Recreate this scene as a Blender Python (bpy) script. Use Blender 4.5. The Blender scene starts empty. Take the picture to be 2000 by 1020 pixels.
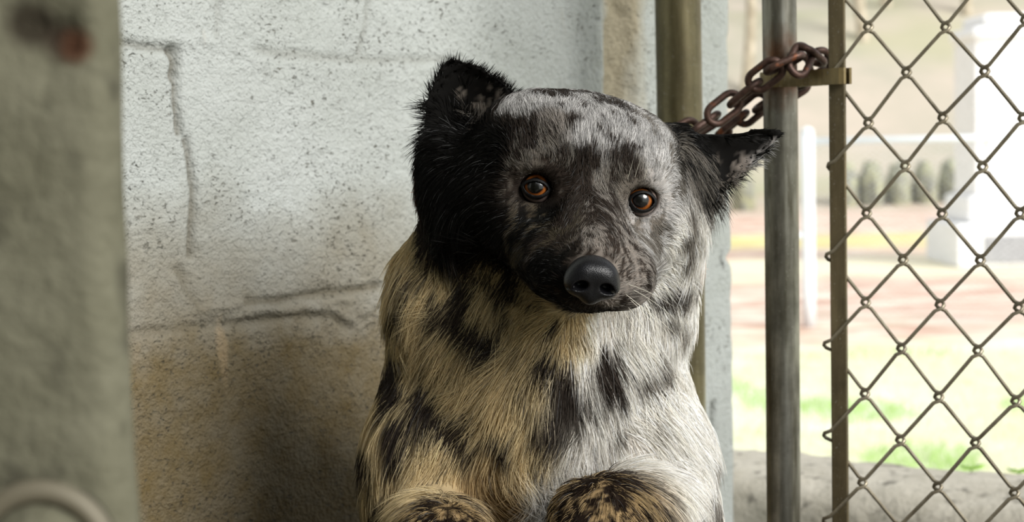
import bpy, math, random
import numpy as np
from mathutils import Vector, Matrix
from mathutils.bvhtree import BVHTree

rng = np.random.default_rng(7)
random.seed(7)
SC = bpy.context.scene
COL = SC.collection

# ------------------------------------------------------------------ camera, world, sun, exposure
FPX = 3333.333
PITCH, ROLL = math.radians(4.0), -0.021
CAM = np.array([0.0, 0.0, 0.9])
_a = math.radians(90) - PITCH
_Rx = np.array([[1, 0, 0], [0, math.cos(_a), -math.sin(_a)], [0, math.sin(_a), math.cos(_a)]])
_Rz = np.array([[math.cos(ROLL), -math.sin(ROLL), 0], [math.sin(ROLL), math.cos(ROLL), 0], [0, 0, 1]])
CR = _Rx @ _Rz
cr, cu, cb = CR[:, 0], CR[:, 1], CR[:, 2]

cam_data = bpy.data.cameras.new('camera')
cam_data.lens = 60
cam_data.sensor_width = 36
cam_data.clip_start = 0.02
cam_data.clip_end = 400
cam_data.dof.use_dof = True
cam_data.dof.focus_distance = 1.075
cam_data.dof.aperture_fstop = 10.5
cam = bpy.data.objects.new('camera', cam_data)
COL.objects.link(cam)
cam.matrix_world = Matrix(np.block([[CR, CAM[:, None]], [np.zeros((1, 3)), np.ones((1, 1))]]).tolist())
SC.camera = cam

SC.view_settings.view_transform = 'Standard'
SC.view_settings.look = 'None'
SC.view_settings.gamma = 1
SC.view_settings.use_curve_mapping = False
SC.view_settings.exposure = 0.28

world = bpy.data.worlds.new('overcast_sky')
SC.world = world
world.use_nodes = True
wn = world.node_tree.nodes
bg = wn['Background']
bg.inputs['Color'].default_value = (0.93, 0.97, 1.0, 1)
bg.inputs['Strength'].default_value = 0.85

sun_d = bpy.data.lights.new('hazy_sun', 'SUN')
sun_d.energy = 3.8
sun_d.angle = math.radians(30)
sun_d.color = (1.0, 0.98, 0.94)
sun = bpy.data.objects.new('hazy_sun', sun_d)
COL.objects.link(sun)
SUN_DIR = Vector((0.60, -0.62, 0.48)).normalized()      # towards the sun
sun.rotation_euler = SUN_DIR.to_track_quat('Z', 'Y').to_euler()

SC.cycles.use_denoising = True
SC.cycles.max_bounces = 8
SC.cycles.diffuse_bounces = 5
SC.cycles.caustics_reflective = False
SC.cycles.caustics_refractive = False


# ------------------------------------------------------------------ helpers
def ray(px, py):
    return cr * ((px - 1000) / FPX) + cu * ((510 - py) / FPX) - cb


def P(px, py, d):
    return CAM + ray(px, py) * d


def proj(w):
    c = (np.asarray(w) - CAM) @ CR
    return 1000 + FPX * c[..., 0] / -c[..., 2], 510 - FPX * c[..., 1] / -c[..., 2]


def lin(r, g, b):
    f = lambda v: ((v / 255 + 0.055) / 1.055) ** 2.4 if v > 10.3 else v / 255 / 12.92
    return (f(r), f(g), f(b))


def mesh_obj(name, verts, faces, mat=None, parent=None, smooth=True):
    me = bpy.data.meshes.new(name)
    me.from_pydata([tuple(map(float, v)) for v in verts], [], [tuple(map(int, f)) for f in faces])
    me.update()
    if smooth:
        me.polygons.foreach_set('use_smooth', [True] * len(me.polygons))
    o = bpy.data.objects.new(name, me)
    COL.objects.link(o)
    if mat:
        me.materials.append(mat)
    if parent:
        o.parent = parent
    return o


def empty(name, loc):
    o = bpy.data.objects.new(name, None)
    COL.objects.link(o)
    o.location = loc
    o.empty_display_size = 0.05
    return o


def keep_parent(o, root):
    o.parent = root
    o.matrix_parent_inverse = Matrix.Translation(-Vector(root.location))
    return o


def tag(o, label=None, cat=None, group=None, kind=None):
    if label: o['label'] = label
    if cat: o['category'] = cat
    if group: o['group'] = group
    if kind: o['kind'] = kind
    return o


def tube_geo(pts, rad, sides=10, closed=False, caps=True):
    pts = np.asarray(pts, float)
    n = len(pts)
    rad = np.full(n, rad) if np.isscalar(rad) else np.asarray(rad)
    if closed:
        T = np.roll(pts, -1, 0) - np.roll(pts, 1, 0)
    else:
        T = np.gradient(pts, axis=0)
    T /= np.linalg.norm(T, axis=1)[:, None]
    ref = np.array([0.0, 0, 1]) if abs(T[0][2]) < 0.9 else np.array([1.0, 0, 0])
    N = np.zeros_like(T)
    v = ref - T[0] * (ref @ T[0])
    v /= np.linalg.norm(v)
    for i in range(n):
        v = v - T[i] * (v @ T[i])
        v /= np.linalg.norm(v)
        N[i] = v
    B = np.cross(T, N)
    a = np.linspace(0, 2 * np.pi, sides, endpoint=False)
    V = pts[:, None] + rad[:, None, None] * (N[:, None] * np.cos(a)[None, :, None] + B[:, None] * np.sin(a)[None, :, None])
    V = V.reshape(-1, 3)
    F = []
    m = n if closed else n - 1
    for i in range(m):
        j = (i + 1) % n
        for k in range(sides):
            l = (k + 1) % sides
            F.append((i * sides + k, i * sides + l, j * sides + l, j * sides + k))
    if caps and not closed:
        F.append(tuple(range(sides))[::-1])
        F.append(tuple((n - 1) * sides + k for k in range(sides)))
    return V, F


class Geo:
    def __init__(s): s.v, s.f, s.n = [], [], 0
    def add(s, V, F):
        s.v.append(np.asarray(V, float)); s.f += [tuple(i + s.n for i in f) for f in F]; s.n += len(V)
        return s
    def tube(s, *a, **k): return s.add(*tube_geo(*a, **k))
    def box(s, c, ax, ay, az):          # centre and three half-axis vectors
        c, ax, ay, az = map(lambda q: np.asarray(q, float), (c, ax, ay, az))
        V = [c + i * ax + j * ay + k * az for i in (-1, 1) for j in (-1, 1) for k in (-1, 1)]
        return s.add(V, [(0, 1, 3, 2), (4, 6, 7, 5), (0, 4, 5, 1), (2, 3, 7, 6), (0, 2, 6, 4), (1, 5, 7, 3)])
    def build(s, name, mat, parent=None, smooth=True):
        return mesh_obj(name, np.vstack(s.v), s.f, mat, parent, smooth)


def bevel(o, w, seg=2):
    m = o.modifiers.new('bevel', 'BEVEL'); m.width = w; m.segments = seg; m.limit_method = 'ANGLE'
    return o


def hash3(ix, iy, iz, seed):
    h = (ix.astype(np.int64) * 374761393 + iy.astype(np.int64) * 668265263 + iz.astype(np.int64) * 2147483647 + seed * 1274126177) & 0xffffffff
    h = ((h ^ (h >> 13)) * 1274126177) & 0xffffffff
    h = (h ^ (h >> 16)) & 0xffffffff
    return h.astype(np.float64) / 4294967295.0


def vnoise(p, scale, seed=0):
    q = np.asarray(p) * scale + 1000.0
    i = np.floor(q)
    f = q - i
    f = f * f * (3 - 2 * f)
    i = i.astype(np.int64)
    r = 0
    for dx in (0, 1):
        for dy in (0, 1):
            for dz in (0, 1):
                w = (f[:, 0] if dx else 1 - f[:, 0]) * (f[:, 1] if dy else 1 - f[:, 1]) * (f[:, 2] if dz else 1 - f[:, 2])
                r = r + w * hash3(i[:, 0] + dx, i[:, 1] + dy, i[:, 2] + dz, seed)
    return r * 2 - 1


def fbm(p, scale, octv=3, seed=0):
    r, a, t = 0, 1.0, 0
    for o in range(octv):
        r = r + a * vnoise(p, scale * 2 ** o, seed + o * 17)
        t += a
        a *= 0.55
    return r / t


def sstep(a, b, x):
    t = np.clip((x - a) / (b - a), 0, 1)
    return t * t * (3 - 2 * t)


# ------------------------------------------------------------------ node materials
class M:
    def __init__(s, name):
        s.m = bpy.data.materials.new(name)
        s.m.use_nodes = True
        s.t = s.m.node_tree
        s.b = s.t.nodes['Principled BSDF']
        s.tc = None
    def n(s, typ, **kw):
        nd = s.t.nodes.new(typ)
        for k, v in kw.items():
            if k.startswith('i_'):
                key = k[2:]
                key = int(key) if key.isdigit() else key.replace('_', ' ')
                nd.inputs[key].default_value = v
            else:
                setattr(nd, k, v)
        return nd
    def l(s, a, b): s.t.links.new(a, b)
    def coord(s, scale=(1, 1, 1)):
        if s.tc is None: s.tc = s.n('ShaderNodeTexCoord')
        mp = s.n('ShaderNodeMapping'); mp.inputs['Scale'].default_value = scale
        s.l(s.tc.outputs['Object'], mp.inputs['Vector'])
        return mp.outputs['Vector']
    def noise(s, scale, detail=4, rough=0.55, vec=None, dist=0):
        nd = s.n('ShaderNodeTexNoise', i_Scale=scale, i_Detail=detail, i_Roughness=rough, i_Distortion=dist)
        s.l(vec or s.coord(), nd.inputs['Vector'])
        return nd.outputs['Fac']
    def voro(s, scale, vec=None, feat='F1'):
        nd = s.n('ShaderNodeTexVoronoi', i_Scale=scale); nd.feature = feat
        s.l(vec or s.coord(), nd.inputs['Vector'])
        return nd.outputs['Distance']
    def ramp(s, fac, stops, interp='LINEAR'):
        nd = s.n('ShaderNodeValToRGB'); nd.color_ramp.interpolation = interp
        els = nd.color_ramp.elements
        while len(els) > 1: els.remove(els[-1])
        for k, (p, c) in enumerate(stops):
            e = els[0] if k == 0 else els.new(p)
            e.position = p
            e.color = (c[0], c[1], c[2], 1) if hasattr(c, '__len__') else (c, c, c, 1)
        s.l(fac, nd.inputs['Fac'])
        return nd.outputs['Color']
    def mix(s, fac, a, b, blend='MIX'):
        nd = s.n('ShaderNodeMix'); nd.data_type = 'RGBA'; nd.blend_type = blend
        for key, v in ((0, fac), (6, a), (7, b)):
            if isinstance(v, (int, float)): nd.inputs[key].default_value = v
            elif isinstance(v, (tuple, list)): nd.inputs[key].default_value = (*v[:3], 1)
            else: s.l(v, nd.inputs[key])
        return nd.outputs[2]
    def math(s, op, a, b=0.0, clamp=False):
        nd = s.n('ShaderNodeMath'); nd.operation = op; nd.use_clamp = clamp
        for key, v in ((0, a), (1, b)):
            if isinstance(v, (int, float)): nd.inputs[key].default_value = v
            else: s.l(v, nd.inputs[key])
        return nd.outputs[0]
    def axis(s, k):
        if s.tc is None: s.tc = s.n('ShaderNodeTexCoord')
        nd = s.n('ShaderNodeSeparateXYZ'); s.l(s.tc.outputs['Object'], nd.inputs[0])
        return nd.outputs[k]
    def rng(s, v, a, b, c=0.0, d=1.0):
        nd = s.n('ShaderNodeMapRange'); nd.inputs[1].default_value = a; nd.inputs[2].default_value = b
        nd.inputs[3].default_value = c; nd.inputs[4].default_value = d
        s.l(v, nd.inputs[0]); return nd.outputs[0]
    def bump(s, h, strength=0.3, dist=0.002):
        nd = s.n('ShaderNodeBump', i_Strength=strength, i_Distance=dist)
        s.l(h, nd.inputs['Height'])
        if s.b.inputs['Normal'].is_linked:
            s.l(s.b.inputs['Normal'].links[0].from_socket, nd.inputs['Normal'])
        s.l(nd.outputs[0], s.b.inputs['Normal'])
    def set(s, base=None, rough=None, metal=None, spec=None, coat=None):
        for k, v in (('Base Color', base), ('Roughness', rough), ('Metallic', metal), ('Specular IOR Level', spec), ('Coat Weight', coat)):
            if v is None: continue
            if isinstance(v, (int, float)): s.b.inputs[k].default_value = v
            elif isinstance(v, (tuple, list)): s.b.inputs[k].default_value = (*v[:3], 1)
            else: s.l(v, s.b.inputs[k])
        return s.m


# line of the painted wall
W0 = np.array([-0.285, 1.3]); WU = np.array([0.377, 0.4]); WL = np.linalg.norm(WU); WU = WU / WL
WN = np.array([WU[1], -WU[0]])          # faces the kennel
S_END = 1.392 * WL


def wall_sz(px, py):
    r = ray(px, py)
    t = ((np.array([*W0, 0]) - CAM)[:2] @ WN) / (r[:2] @ WN)
    q = CAM + r * t
    return (q[:2] - W0) @ WU, q[2]


RUN = [wall_sz(p, 100)[0] for p in (1176, 1196, 1228, 1262)]


def painted_block(name, stain=True):
    s = M(name)
    fine = s.noise(420, 3, 0.6)
    big = s.noise(7, 4, 0.6)
    mid = s.noise(38, 4, 0.65)
    col = s.mix(s.ramp(big, [(0.3, 0.0), (0.7, 1.0)]), lin(165, 169, 164), lin(179, 183, 180))
    # brown grime soaked in under the lower joint, darkened to paint in shade
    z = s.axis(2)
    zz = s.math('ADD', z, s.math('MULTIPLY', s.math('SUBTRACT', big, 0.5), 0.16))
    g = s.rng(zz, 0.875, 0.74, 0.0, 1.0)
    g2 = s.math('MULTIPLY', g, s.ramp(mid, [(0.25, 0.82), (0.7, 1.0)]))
    # rusty tan run-off down the end of the wall
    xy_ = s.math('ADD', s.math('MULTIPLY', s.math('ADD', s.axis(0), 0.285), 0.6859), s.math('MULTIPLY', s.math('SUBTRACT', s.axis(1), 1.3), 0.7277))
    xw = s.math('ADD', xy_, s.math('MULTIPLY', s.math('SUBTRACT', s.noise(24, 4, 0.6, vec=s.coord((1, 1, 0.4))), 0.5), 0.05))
    b1_ = s.math('MULTIPLY', s.rng(xw, RUN[0], RUN[1]), s.rng(xw, RUN[3], RUN[2]))
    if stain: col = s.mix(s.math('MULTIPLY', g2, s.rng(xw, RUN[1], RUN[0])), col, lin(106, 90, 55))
    # a few tan drips of old rust
    dr = s.noise(30, 2, 0.5, vec=s.coord((1, 1, 0.25)))
    col = s.mix(s.ramp(dr, [(0.72, 0.0), (0.80, 0.3)]), col, lin(186, 158, 118))
    if stain: col = s.mix(s.math('MULTIPLY', b1_, 0.7), col, lin(150, 134, 98))
    # open pores of the block
    pv = s.coord((1, 1, 1.6))
    pit = s.math('MULTIPLY', s.ramp(s.noise(230, 2, 0.5, vec=pv, dist=0.6), [(0.62, 0.0), (0.70, 1.0)]), s.ramp(s.noise(16, 3, 0.6), [(0.44, 0.15), (0.60, 1.0)]))
    pit2 = s.ramp(s.noise(95, 3, 0.6, vec=pv, dist=0.8), [(0.70, 0.0), (0.76, 1.0)])
    pits = s.math('MAXIMUM', pit, pit2)
    ca_ = s.n('ShaderNodeAttribute'); ca_.attribute_name = 'crack'
    col = s.mix(s.math('MULTIPLY', ca_.outputs['Fac'], 0.75), col, lin(88, 80, 60))
    col = s.mix(s.math('MULTIPLY', pits, 0.85), col, lin(92, 88, 74))
    s.set(col, 0.62, 0, 0.35)
    s.bump(s.noise(210, 4, 0.65), 0.8, 0.0045)
    s.bump(fine, 0.35, 0.0012)
    s.bump(s.math('SUBTRACT', 1.0, pits), 0.9, 0.0025)
    return s.m


def raw_concrete(name, c1, c2, bumpd=0.004):
    s = M(name)
    a = s.noise(25, 5, 0.65)
    b = s.noise(120, 4, 0.6)
    col = s.mix(s.ramp(a, [(0.3, 0.0), (0.7, 1.0)]), c1, c2)
    col = s.mix(s.ramp(s.noise(48, 2, 0.5), [(0.57, 0.0), (0.72, 0.8)]), col, tuple(x * 0.35 for x in c1))
    s.set(col, 0.9, 0, 0.2)
    s.bump(b, 0.6, bumpd)
    s.bump(s.noise(30, 4), 0.4, bumpd * 2)
    return s.m


def galvanised(name, light, dark, rust_z=None, metal=0.45):
    s = M(name)
    v = s.coord((1, 1, 0.12))
    a = s.noise(120, 4, 0.6, vec=v)
    b = s.noise(22, 4, 0.65)
    col = s.mix(s.ramp(a, [(0.3, 0.0), (0.7, 1.0)]), dark, light)
    col = s.mix(s.ramp(b, [(0.45, 0.0), (0.7, 0.6)]), col, tuple(x * 0.5 for x in dark))
    sc = s.noise(700, 2, 0.5, vec=s.coord((1, 1, 0.5)))
    col = s.mix(s.ramp(sc, [(0.66, 0.0), (0.74, 0.35)]), col, lin(190, 188, 180))
    if rust_z:
        z = s.axis(2)
        d = s.math('ABSOLUTE', s.math('SUBTRACT', s.math('ADD', z, s.math('MULTIPLY', s.math('SUBTRACT', b, 0.5), 0.05)), rust_z))
        r = s.rng(d, 0.0, 0.035, 1.0, 0.0)
        col = s.mix(s.math('MULTIPLY', r, s.ramp(s.noise(60, 3), [(0.3, 0.2), (0.6, 0.95)])), col, lin(110, 62, 30))
    s.set(col, s.rng(b, 0.3, 0.7, 0.28, 0.48), metal, 0.5)
    s.bump(b, 0.15, 0.001)
    return s.m


MAT = {}
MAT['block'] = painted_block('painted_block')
MAT['pillar'] = raw_concrete('rough_grey_block', lin(88, 86, 70), lin(104, 102, 86))
ps = M('rough_grey_block_rusted')
_pt = ps.t
def rust_pillar():
    s = ps
    a = s.noise(25, 5, 0.65)
    col = s.mix(s.ramp(a, [(0.3, 0.0), (0.7, 1.0)]), lin(90, 88, 72), lin(106, 104, 88))
    col = s.mix(s.ramp(s.noise(48, 2, 0.5), [(0.60, 0.0), (0.72, 0.7)]), col, lin(56, 54, 44))
    for (px, py, rad, c) in ((62, 48, 0.0085, lin(34, 26, 18)), (122, 82, 0.0070, lin(36, 22, 14)), (150, 90, 0.006, lin(84, 56, 40))):
        q = P(px, py, 0.52)
        dx = s.math('SUBTRACT', s.axis(0), float(q[0])); dz = s.math('SUBTRACT', s.axis(2), float(q[2]))
        d = s.math('SQRT', s.math('ADD', s.math('MULTIPLY', dx, dx), s.math('MULTIPLY', dz, dz)))
        col = s.mix(s.rng(d, rad * 0.5, rad * 1.2, 0.85, 0.0), col, c)
    s.set(col, 0.9, 0, 0.2)
    s.bump(s.noise(120, 4, 0.6), 0.6, 0.004)
    return s.m
MAT['pillar_rust'] = rust_pillar()
MAT['sill'] = raw_concrete('weathered_concrete', lin(166, 160, 146), lin(190, 184, 171), 0.003)
MAT['floor'] = raw_concrete('kennel_concrete', lin(120, 116, 104), lin(145, 140, 128))
MAT['ceil'] = M('ceiling_boards').set(lin(150, 140, 120), 0.8)
MAT['galv'] = galvanised('galvanised_tube', lin(160, 158, 148), lin(92, 88, 74), rust_z=0.9 - (150 - 277) / FPX * 1.40, metal=0.8)
MAT['galvbig'] = galvanised('weathered_post_metal', lin(120, 112, 84), lin(88, 80, 54), metal=0.6)
MAT['flat'] = galvanised('tension_bar_metal', lin(120, 108, 82), lin(92, 82, 60))
MAT['wire'] = galvanised('fence_wire_metal', lin(165, 156, 136), lin(122, 112, 92))


def rusty():
    s = M('rusted_chain_metal')
    a = s.noise(180, 5, 0.7); b = s.noise(60, 3)
    col = s.mix(s.ramp(a, [(0.3, 0.0), (0.7, 1.0)]), lin(52, 38, 33), lin(92, 68, 58))
    col = s.mix(s.ramp(b, [(0.6, 0.0), (0.75, 0.8)]), col, lin(170, 96, 52))
    s.set(col, 0.5, 0.55, 0.5)
    s.bump(a, 0.5, 0.0008)
    return s.m


MAT['rust'] = rusty()

# ------------------------------------------------------------------ the setting: painted block wall
def seg_dist(s, z, line):
    """distance to a polyline and position along it"""
    best = np.full(s.shape, 9.0)
    for (a, b) in zip(line[:-1], line[1:]):
        a = np.array(a); b = np.array(b); ab = b - a
        t = np.clip(((s - a[0]) * ab[0] + (z - a[1]) * ab[1]) / (ab @ ab), 0, 1)
        d = np.hypot(s - a[0] - t * ab[0], z - a[1] - t * ab[1])
        best = np.minimum(best, d)
    return best


def L(*pp): return [wall_sz(*p) for p in pp]


ds = 0.0026
ss = np.concatenate([np.linspace(-1.75, -0.12, 30), np.arange(-0.10, S_END, ds), [S_END]])
zs = np.concatenate([np.linspace(0, 0.6, 12), np.arange(0.61, 1.09, ds), np.linspace(1.1, 2.1, 14)])
SS, ZZ = np.meshgrid(ss, zs, indexing='ij')
sf, zf = SS.ravel(), ZZ.ravel()
p3 = np.stack([sf, zf * 0, zf], 1)
off = 0.0016 * fbm(p3, 35, 3, 3) + 0.0012 * fbm(p3, 9, 2, 5)
wob = 0.0022 * fbm(p3, 60, 3, 9)
# bed joint above, cross joint and its knocked-out hole, bed joint below with its shelf of mortar
crack = np.zeros(len(sf))
def groove(line, w, dep, soft=1.0):
    global off
    d = seg_dist(sf + wob, zf + wob * 0.7, line)
    off = off - 0.8 * dep * np.exp(-(d / w) ** 2 * soft)
    crack[:] = np.maximum(crack, min(dep / 0.007, 1.0) * np.exp(-(d / (w * 0.8)) ** 2 * soft))
def ridge(line, w, h):
    global off
    d = seg_dist(sf + wob, zf + wob * 0.7, line)
    off = off + 0.55 * h * np.exp(-(d / w) ** 2)
groove(L((180, 78), (240, 84), (290, 92), (345, 100)), 0.0035, 0.0042)
ridge(L((180, 68), (250, 72), (340, 80), (420, 82)), 0.006, 0.0025)
groove(L((500, 100), (560, 106), (620, 113), (700, 118), (900, 118)), 0.004, 0.0022)
groove(L((700, 105), (715, 50), (718, -10)), 0.003, 0.0026)
groove(L((425, -10), (425, 70)), 0.003, 0.002)
groove(L((336, 100), (344, 125), (338, 150)), 0.0048, 0.010)
groove(L((342, 150), (348, 240), (352, 262)), 0.0026, 0.007)
groove(L((362, 275), (374, 330), (377, 420), (372, 500)), 0.0028, 0.0065)
ridge(L((362, 180), (368, 260), (384, 330), (388, 480)), 0.006, 0.002)
groove(L((350, 530), (365, 570), (385, 597)), 0.0045, 0.004)
ridge(L((340, 545), (385, 604), (440, 600), (490, 594), (540, 600)), 0.0030, 0.0046)
groove(L((480, 592), (540, 590), (590, 578), (640, 572), (740, 560)), 0.0032, 0.0065)
ridge(L((500, 604), (560, 600), (620, 592), (700, 585)), 0.0045, 0.0030)
groove(L((250, 652), (330, 645), (400, 636), (460, 630), (520, 618)), 0.0035, 0.0030)
ridge(L((460, 622), (540, 612), (600, 606), (650, 604), (690, 628)), 0.0032, 0.0050)
groove(L((470, 634), (540, 622), (600, 618), (650, 616), (680, 640)), 0.0036, 0.0040)
ridge(L((620, 600), (680, 565), (740, 575), (700, 620), (750, 640)), 0.007, 0.0030)
groove(L((1386, 790), (1387, 880)), 0.0030, 0.016)
# rough smeared mortar near the dog's shoulder
sm = np.exp(-(((sf - wall_sz(690, 600)[0]) / 0.06) ** 2 + ((zf - wall_sz(690, 600)[1]) / 0.03) ** 2))
off = off + 0.004 * sm * fbm(p3, 160, 3, 21)
# pocked paint
pk = vnoise(p3, 330, 31)
pm = sstep(-0.1, 0.5, fbm(p3, 22, 2, 33)) * sstep(0.60, 0.78, zf)
off = off - 0.0022 * sstep(0.62, 0.8, pk) * pm
# mortar filled recess beside the fence post, then the bright quoin
s1, s2, s3 = wall_sz(1172, 100)[0], wall_sz(1200, 100)[0], wall_sz(1242, 100)[0]
off = off - 0.012 * sstep(s1, s2, sf) * (1 - sstep(s2 + 0.01, s3, sf)) + 0.004 * sstep(s2, s3, sf)
off = off + 0.004 * sstep(s1, s2, sf) * (1 - sstep(s3 - 0.01, s3, sf)) * fbm(p3 * [1, 1, 0.5], 120, 3, 41)
end_notch = 0
for zc in (wall_sz(1415, 505)[1], wall_sz(1415, 852)[1]):
    end_notch = end_notch + 0.010 * np.exp(-((zf - zc) / 0.006) ** 2)
ds_end = np.where(sf > S_END - 0.02, -end_notch + 0.0015 * fbm(p3 * [0, 0, 1] + 3, 60, 3, 51), 0)
off = off - 0.006 * sstep(S_END - 0.012, S_END, sf)
sfe = sf + ds_end
V = np.stack([W0[0] + WU[0] * sfe + WN[0] * off, W0[1] + WU[1] * sfe + WN[1] * off, zf], 1)
nS, nZ = len(ss), len(zs)
idx = np.arange(nS * nZ).reshape(nS, nZ)
F = np.stack([idx[:-1, :-1], idx[1:, :-1], idx[1:, 1:], idx[:-1, 1:]], -1).reshape(-1, 4).tolist()
# back and end of the wall
nb = len(V)
th = 0.20
back = np.array([[W0[0] + WU[0] * s_ - WN[0] * th, W0[1] + WU[1] * s_ - WN[1] * th, z_] for s_ in (ss[0], S_END) for z_ in zs])
V = np.vstack([V, back])
for k in range(nZ - 1):
    F.append((idx[-1, k], nb + nZ + k, nb + nZ + k + 1, idx[-1, k + 1]))
    F.append((idx[0, k], idx[0, k + 1], nb + k + 1, nb + k))
F.append((nb, nb + nZ - 1, nb + 2 * nZ - 1, nb + nZ))
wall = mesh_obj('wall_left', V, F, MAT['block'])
ck = wall.data.attributes.new('crack', 'FLOAT', 'POINT')
ck.data.foreach_set('value', np.concatenate([crack, np.zeros(len(V) - len(crack))]).astype(np.float32))
tag(wall, kind='structure')

# fence line
TH = math.radians(27)
FU = np.array([math.cos(TH), -math.sin(TH), 0]); FN = np.array([-math.sin(TH), -math.cos(TH), 0])   # FN towards the camera
FA = P(1695, 237, 1.34)


def onplane(px, py, a=None, n=FN):
    a = FA if a is None else a
    r = ray(px, py)
    return CAM + r * (((a - CAM) @ n) / (r @ n))


# wall end point, outer line of the building
WE = np.array([W0[0] + WU[0] * S_END, W0[1] + WU[1] * S_END, 0])
OUT = np.array([math.cos(math.radians(20)), -math.sin(math.radians(20)), 0])
# floor, roof and the added wall behind the photographer
def SN2(s_, n_): return W0 + WU * s_ + WN * n_
q = [SN2(S_END + 0.1, -0.1), SN2(S_END + 0.1, 0.85), SN2(-1.75, 0.85), SN2(-1.75, -0.1)]
qf = [SN2(S_END + 0.02, 0.0), SN2(S_END - 0.4, 3.4), SN2(-1.6, 3.4), SN2(-1.6, 0.0)]


def slab(name, poly, z0, z1, mat):
    n = len(poly)
    V = [(*p, z0) for p in poly] + [(*p, z1) for p in poly]
    F = [tuple(range(n)), tuple(range(2 * n - 1, n - 1, -1))] + [(i, i + n, (i + 1) % n + n, (i + 1) % n) for i in range(n)]
    return mesh_obj(name, V, F, mat, smooth=False)


tag(slab('floor', qf, -0.4, 0.0, MAT['floor']), kind='structure')
tag(slab('ceiling', [v for v in q], 2.1, 2.2, MAT['ceil']), kind='structure')  # unseen roof, its edge cut back to let the sun in
p0, p1 = qf[3], qf[2]
tag(slab('wall_back_blocker', [p0, p1, p1 - WU * 0.15, p0 - WU * 0.15], 0.0, 2.1, MAT['pillar']), kind='structure')  # unseen wall added to block light from behind the camera

# low concrete wall the kennel opening stands on
SA = P(1432, 928, 2.02)
sdir = None
def sill_dir():
    b = None
    ztop = SA[2]
    r = ray(1990, 985); t = (ztop - CAM[2]) / r[2]
    b = CAM + r * t
    d = b - SA; d[2] = 0
    return d / np.linalg.norm(d)
SD = sill_dir()
SN = np.array([SD[1], -SD[0], 0]);
if SN[1] > 0: SN = -SN
n_ = 260
uu = np.linspace(-0.12, 3.2, n_)
prof = []                       # cross-section: front foot, front face, broken arris, top, back
pp = [(0.0, -1.0), (0.0, -0.35), (0.0, -0.16), (0.0, -0.08), (0.0, -0.045), (0.004, -0.03), (0.012, -0.018), (0.022, -0.010), (0.035, -0.006),
      (0.055, -0.003), (0.08, 0.0), (0.11, 0.0), (0.14, -0.002), (0.17, -0.004), (0.19, -0.012), (0.2, -0.05), (0.2, -1.0)]
V = []
for u_ in uu:
    for (dn, dz) in pp:
        V.append(SA + SD * u_ - SN * dn + np.array([0, 0, dz if dz > -0.9 else -SA[2] - 0.33]))
V = np.array(V)
nz = fbm(V, 14, 4, 61); nz2 = fbm(V, 60, 3, 62)
msk = np.tile([0, 0, .1, .4, 1, 1.3, 1.4, 1.2, 1, .8, .6, .6, .6, .8, 1, .5, 0], n_)
V = V + (np.array([0, 0, 1.0]) * (nz * 0.011 + nz2 * 0.004)[:, None] - SN * (nz * 0.012 + nz2 * 0.004)[:, None]) * msk[:, None]
m_ = len(pp)
F = [(i * m_ + k, (i + 1) * m_ + k, (i + 1) * m_ + k + 1, i * m_ + k + 1) for i in range(n_ - 1) for k in range(m_ - 1)]
F += [tuple(range(m_)), tuple(range((n_ - 1) * m_, n_ * m_))[::-1]]
tag(mesh_obj('wall_right', V, F, MAT['sill']), kind='structure')

# blurred block pillar close to the camera, left
pl = []
for py in np.linspace(-140, 1160, 90):
    pass
xr = P(236, 510, 0.52)
g = []
zz_ = np.linspace(0.0, 2.1, 240)
sect = [(-0.30, 0.12), (-0.30, 0.0)] + [(x, 0.0) for x in np.linspace(-0.26, -0.012, 26)] + [(-0.008, 0.0006), (-0.005, 0.003), (-0.002, 0.008), (-0.001, 0.014), (-0.005, 0.03), (-0.03, 0.12)]
V = np.array([[xr[0] + a, xr[1] + b, z] for z in zz_ for (a, b) in sect])
nn = fbm(V, 45, 3, 71); n3 = fbm(V * [1, 1, 1], 18, 2, 72)
hole = np.zeros(len(V))
for (hx_, hy_, r_, dp) in ((70, 50, .0065, .008), (128, 82, .0060, .010), (100, 66, .006, .006)):
    c = P(hx_, hy_, 0.52); dd = np.hypot(V[:, 0] - c[0], V[:, 2] - c[2])
    hole += dp * np.exp(-(dd / r_) ** 2)
V[:, 1] += 0.0016 * nn + hole * (V[:, 1] < xr[1] + 0.03)
V[:, 0] += 0.0015 * n3 * (V[:, 0] > xr[0] - 0.02)
m_ = len(sect); n_ = len(zz_)
F = [(i * m_ + k, i * m_ + k + 1, (i + 1) * m_ + k + 1, (i + 1) * m_ + k) for i in range(n_ - 1) for k in range(m_ - 1)]
F += [(i * m_ + m_ - 1, i * m_, (i + 1) * m_, (i + 1) * m_ + m_ - 1) for i in range(n_ - 1)]
pil = mesh_obj('wall_front', V, F, MAT['pillar_rust'])
tag(pil, kind='structure')

# round pipe end at the foot of the pillar, out of focus
pe = empty('pipe_end', P(80, 1100, 0.50))
c0 = P(80, 1090, 0.497)
g = Geo()
ang = np.linspace(0, 1, 12)
g.tube([c0 + np.array([0, y, 0]) for y in (0.02, 0.010, 0.002, -0.004, -0.008, -0.0095)], np.array([0.0175, 0.0175, 0.0172, 0.0155, 0.010, 0.002]), 40)
keep_parent(g.build('pipe_cap', MAT['pillar']), pe)
g = Geo()
g.tube([c0 + np.array([0.0195 * math.cos(t), 0.0, 0.0195 * math.sin(t)]) for t in np.linspace(0, 2 * math.pi, 48, endpoint=False)], 0.0036, 10, closed=True)
keep_parent(g.build('rim', M('worn_steel').set(lin(104, 98, 82), 0.6, 0.2)), pe)
tag(pe, 'round capped pipe end at the foot of the blurred grey block pillar', 'pipe')

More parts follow.
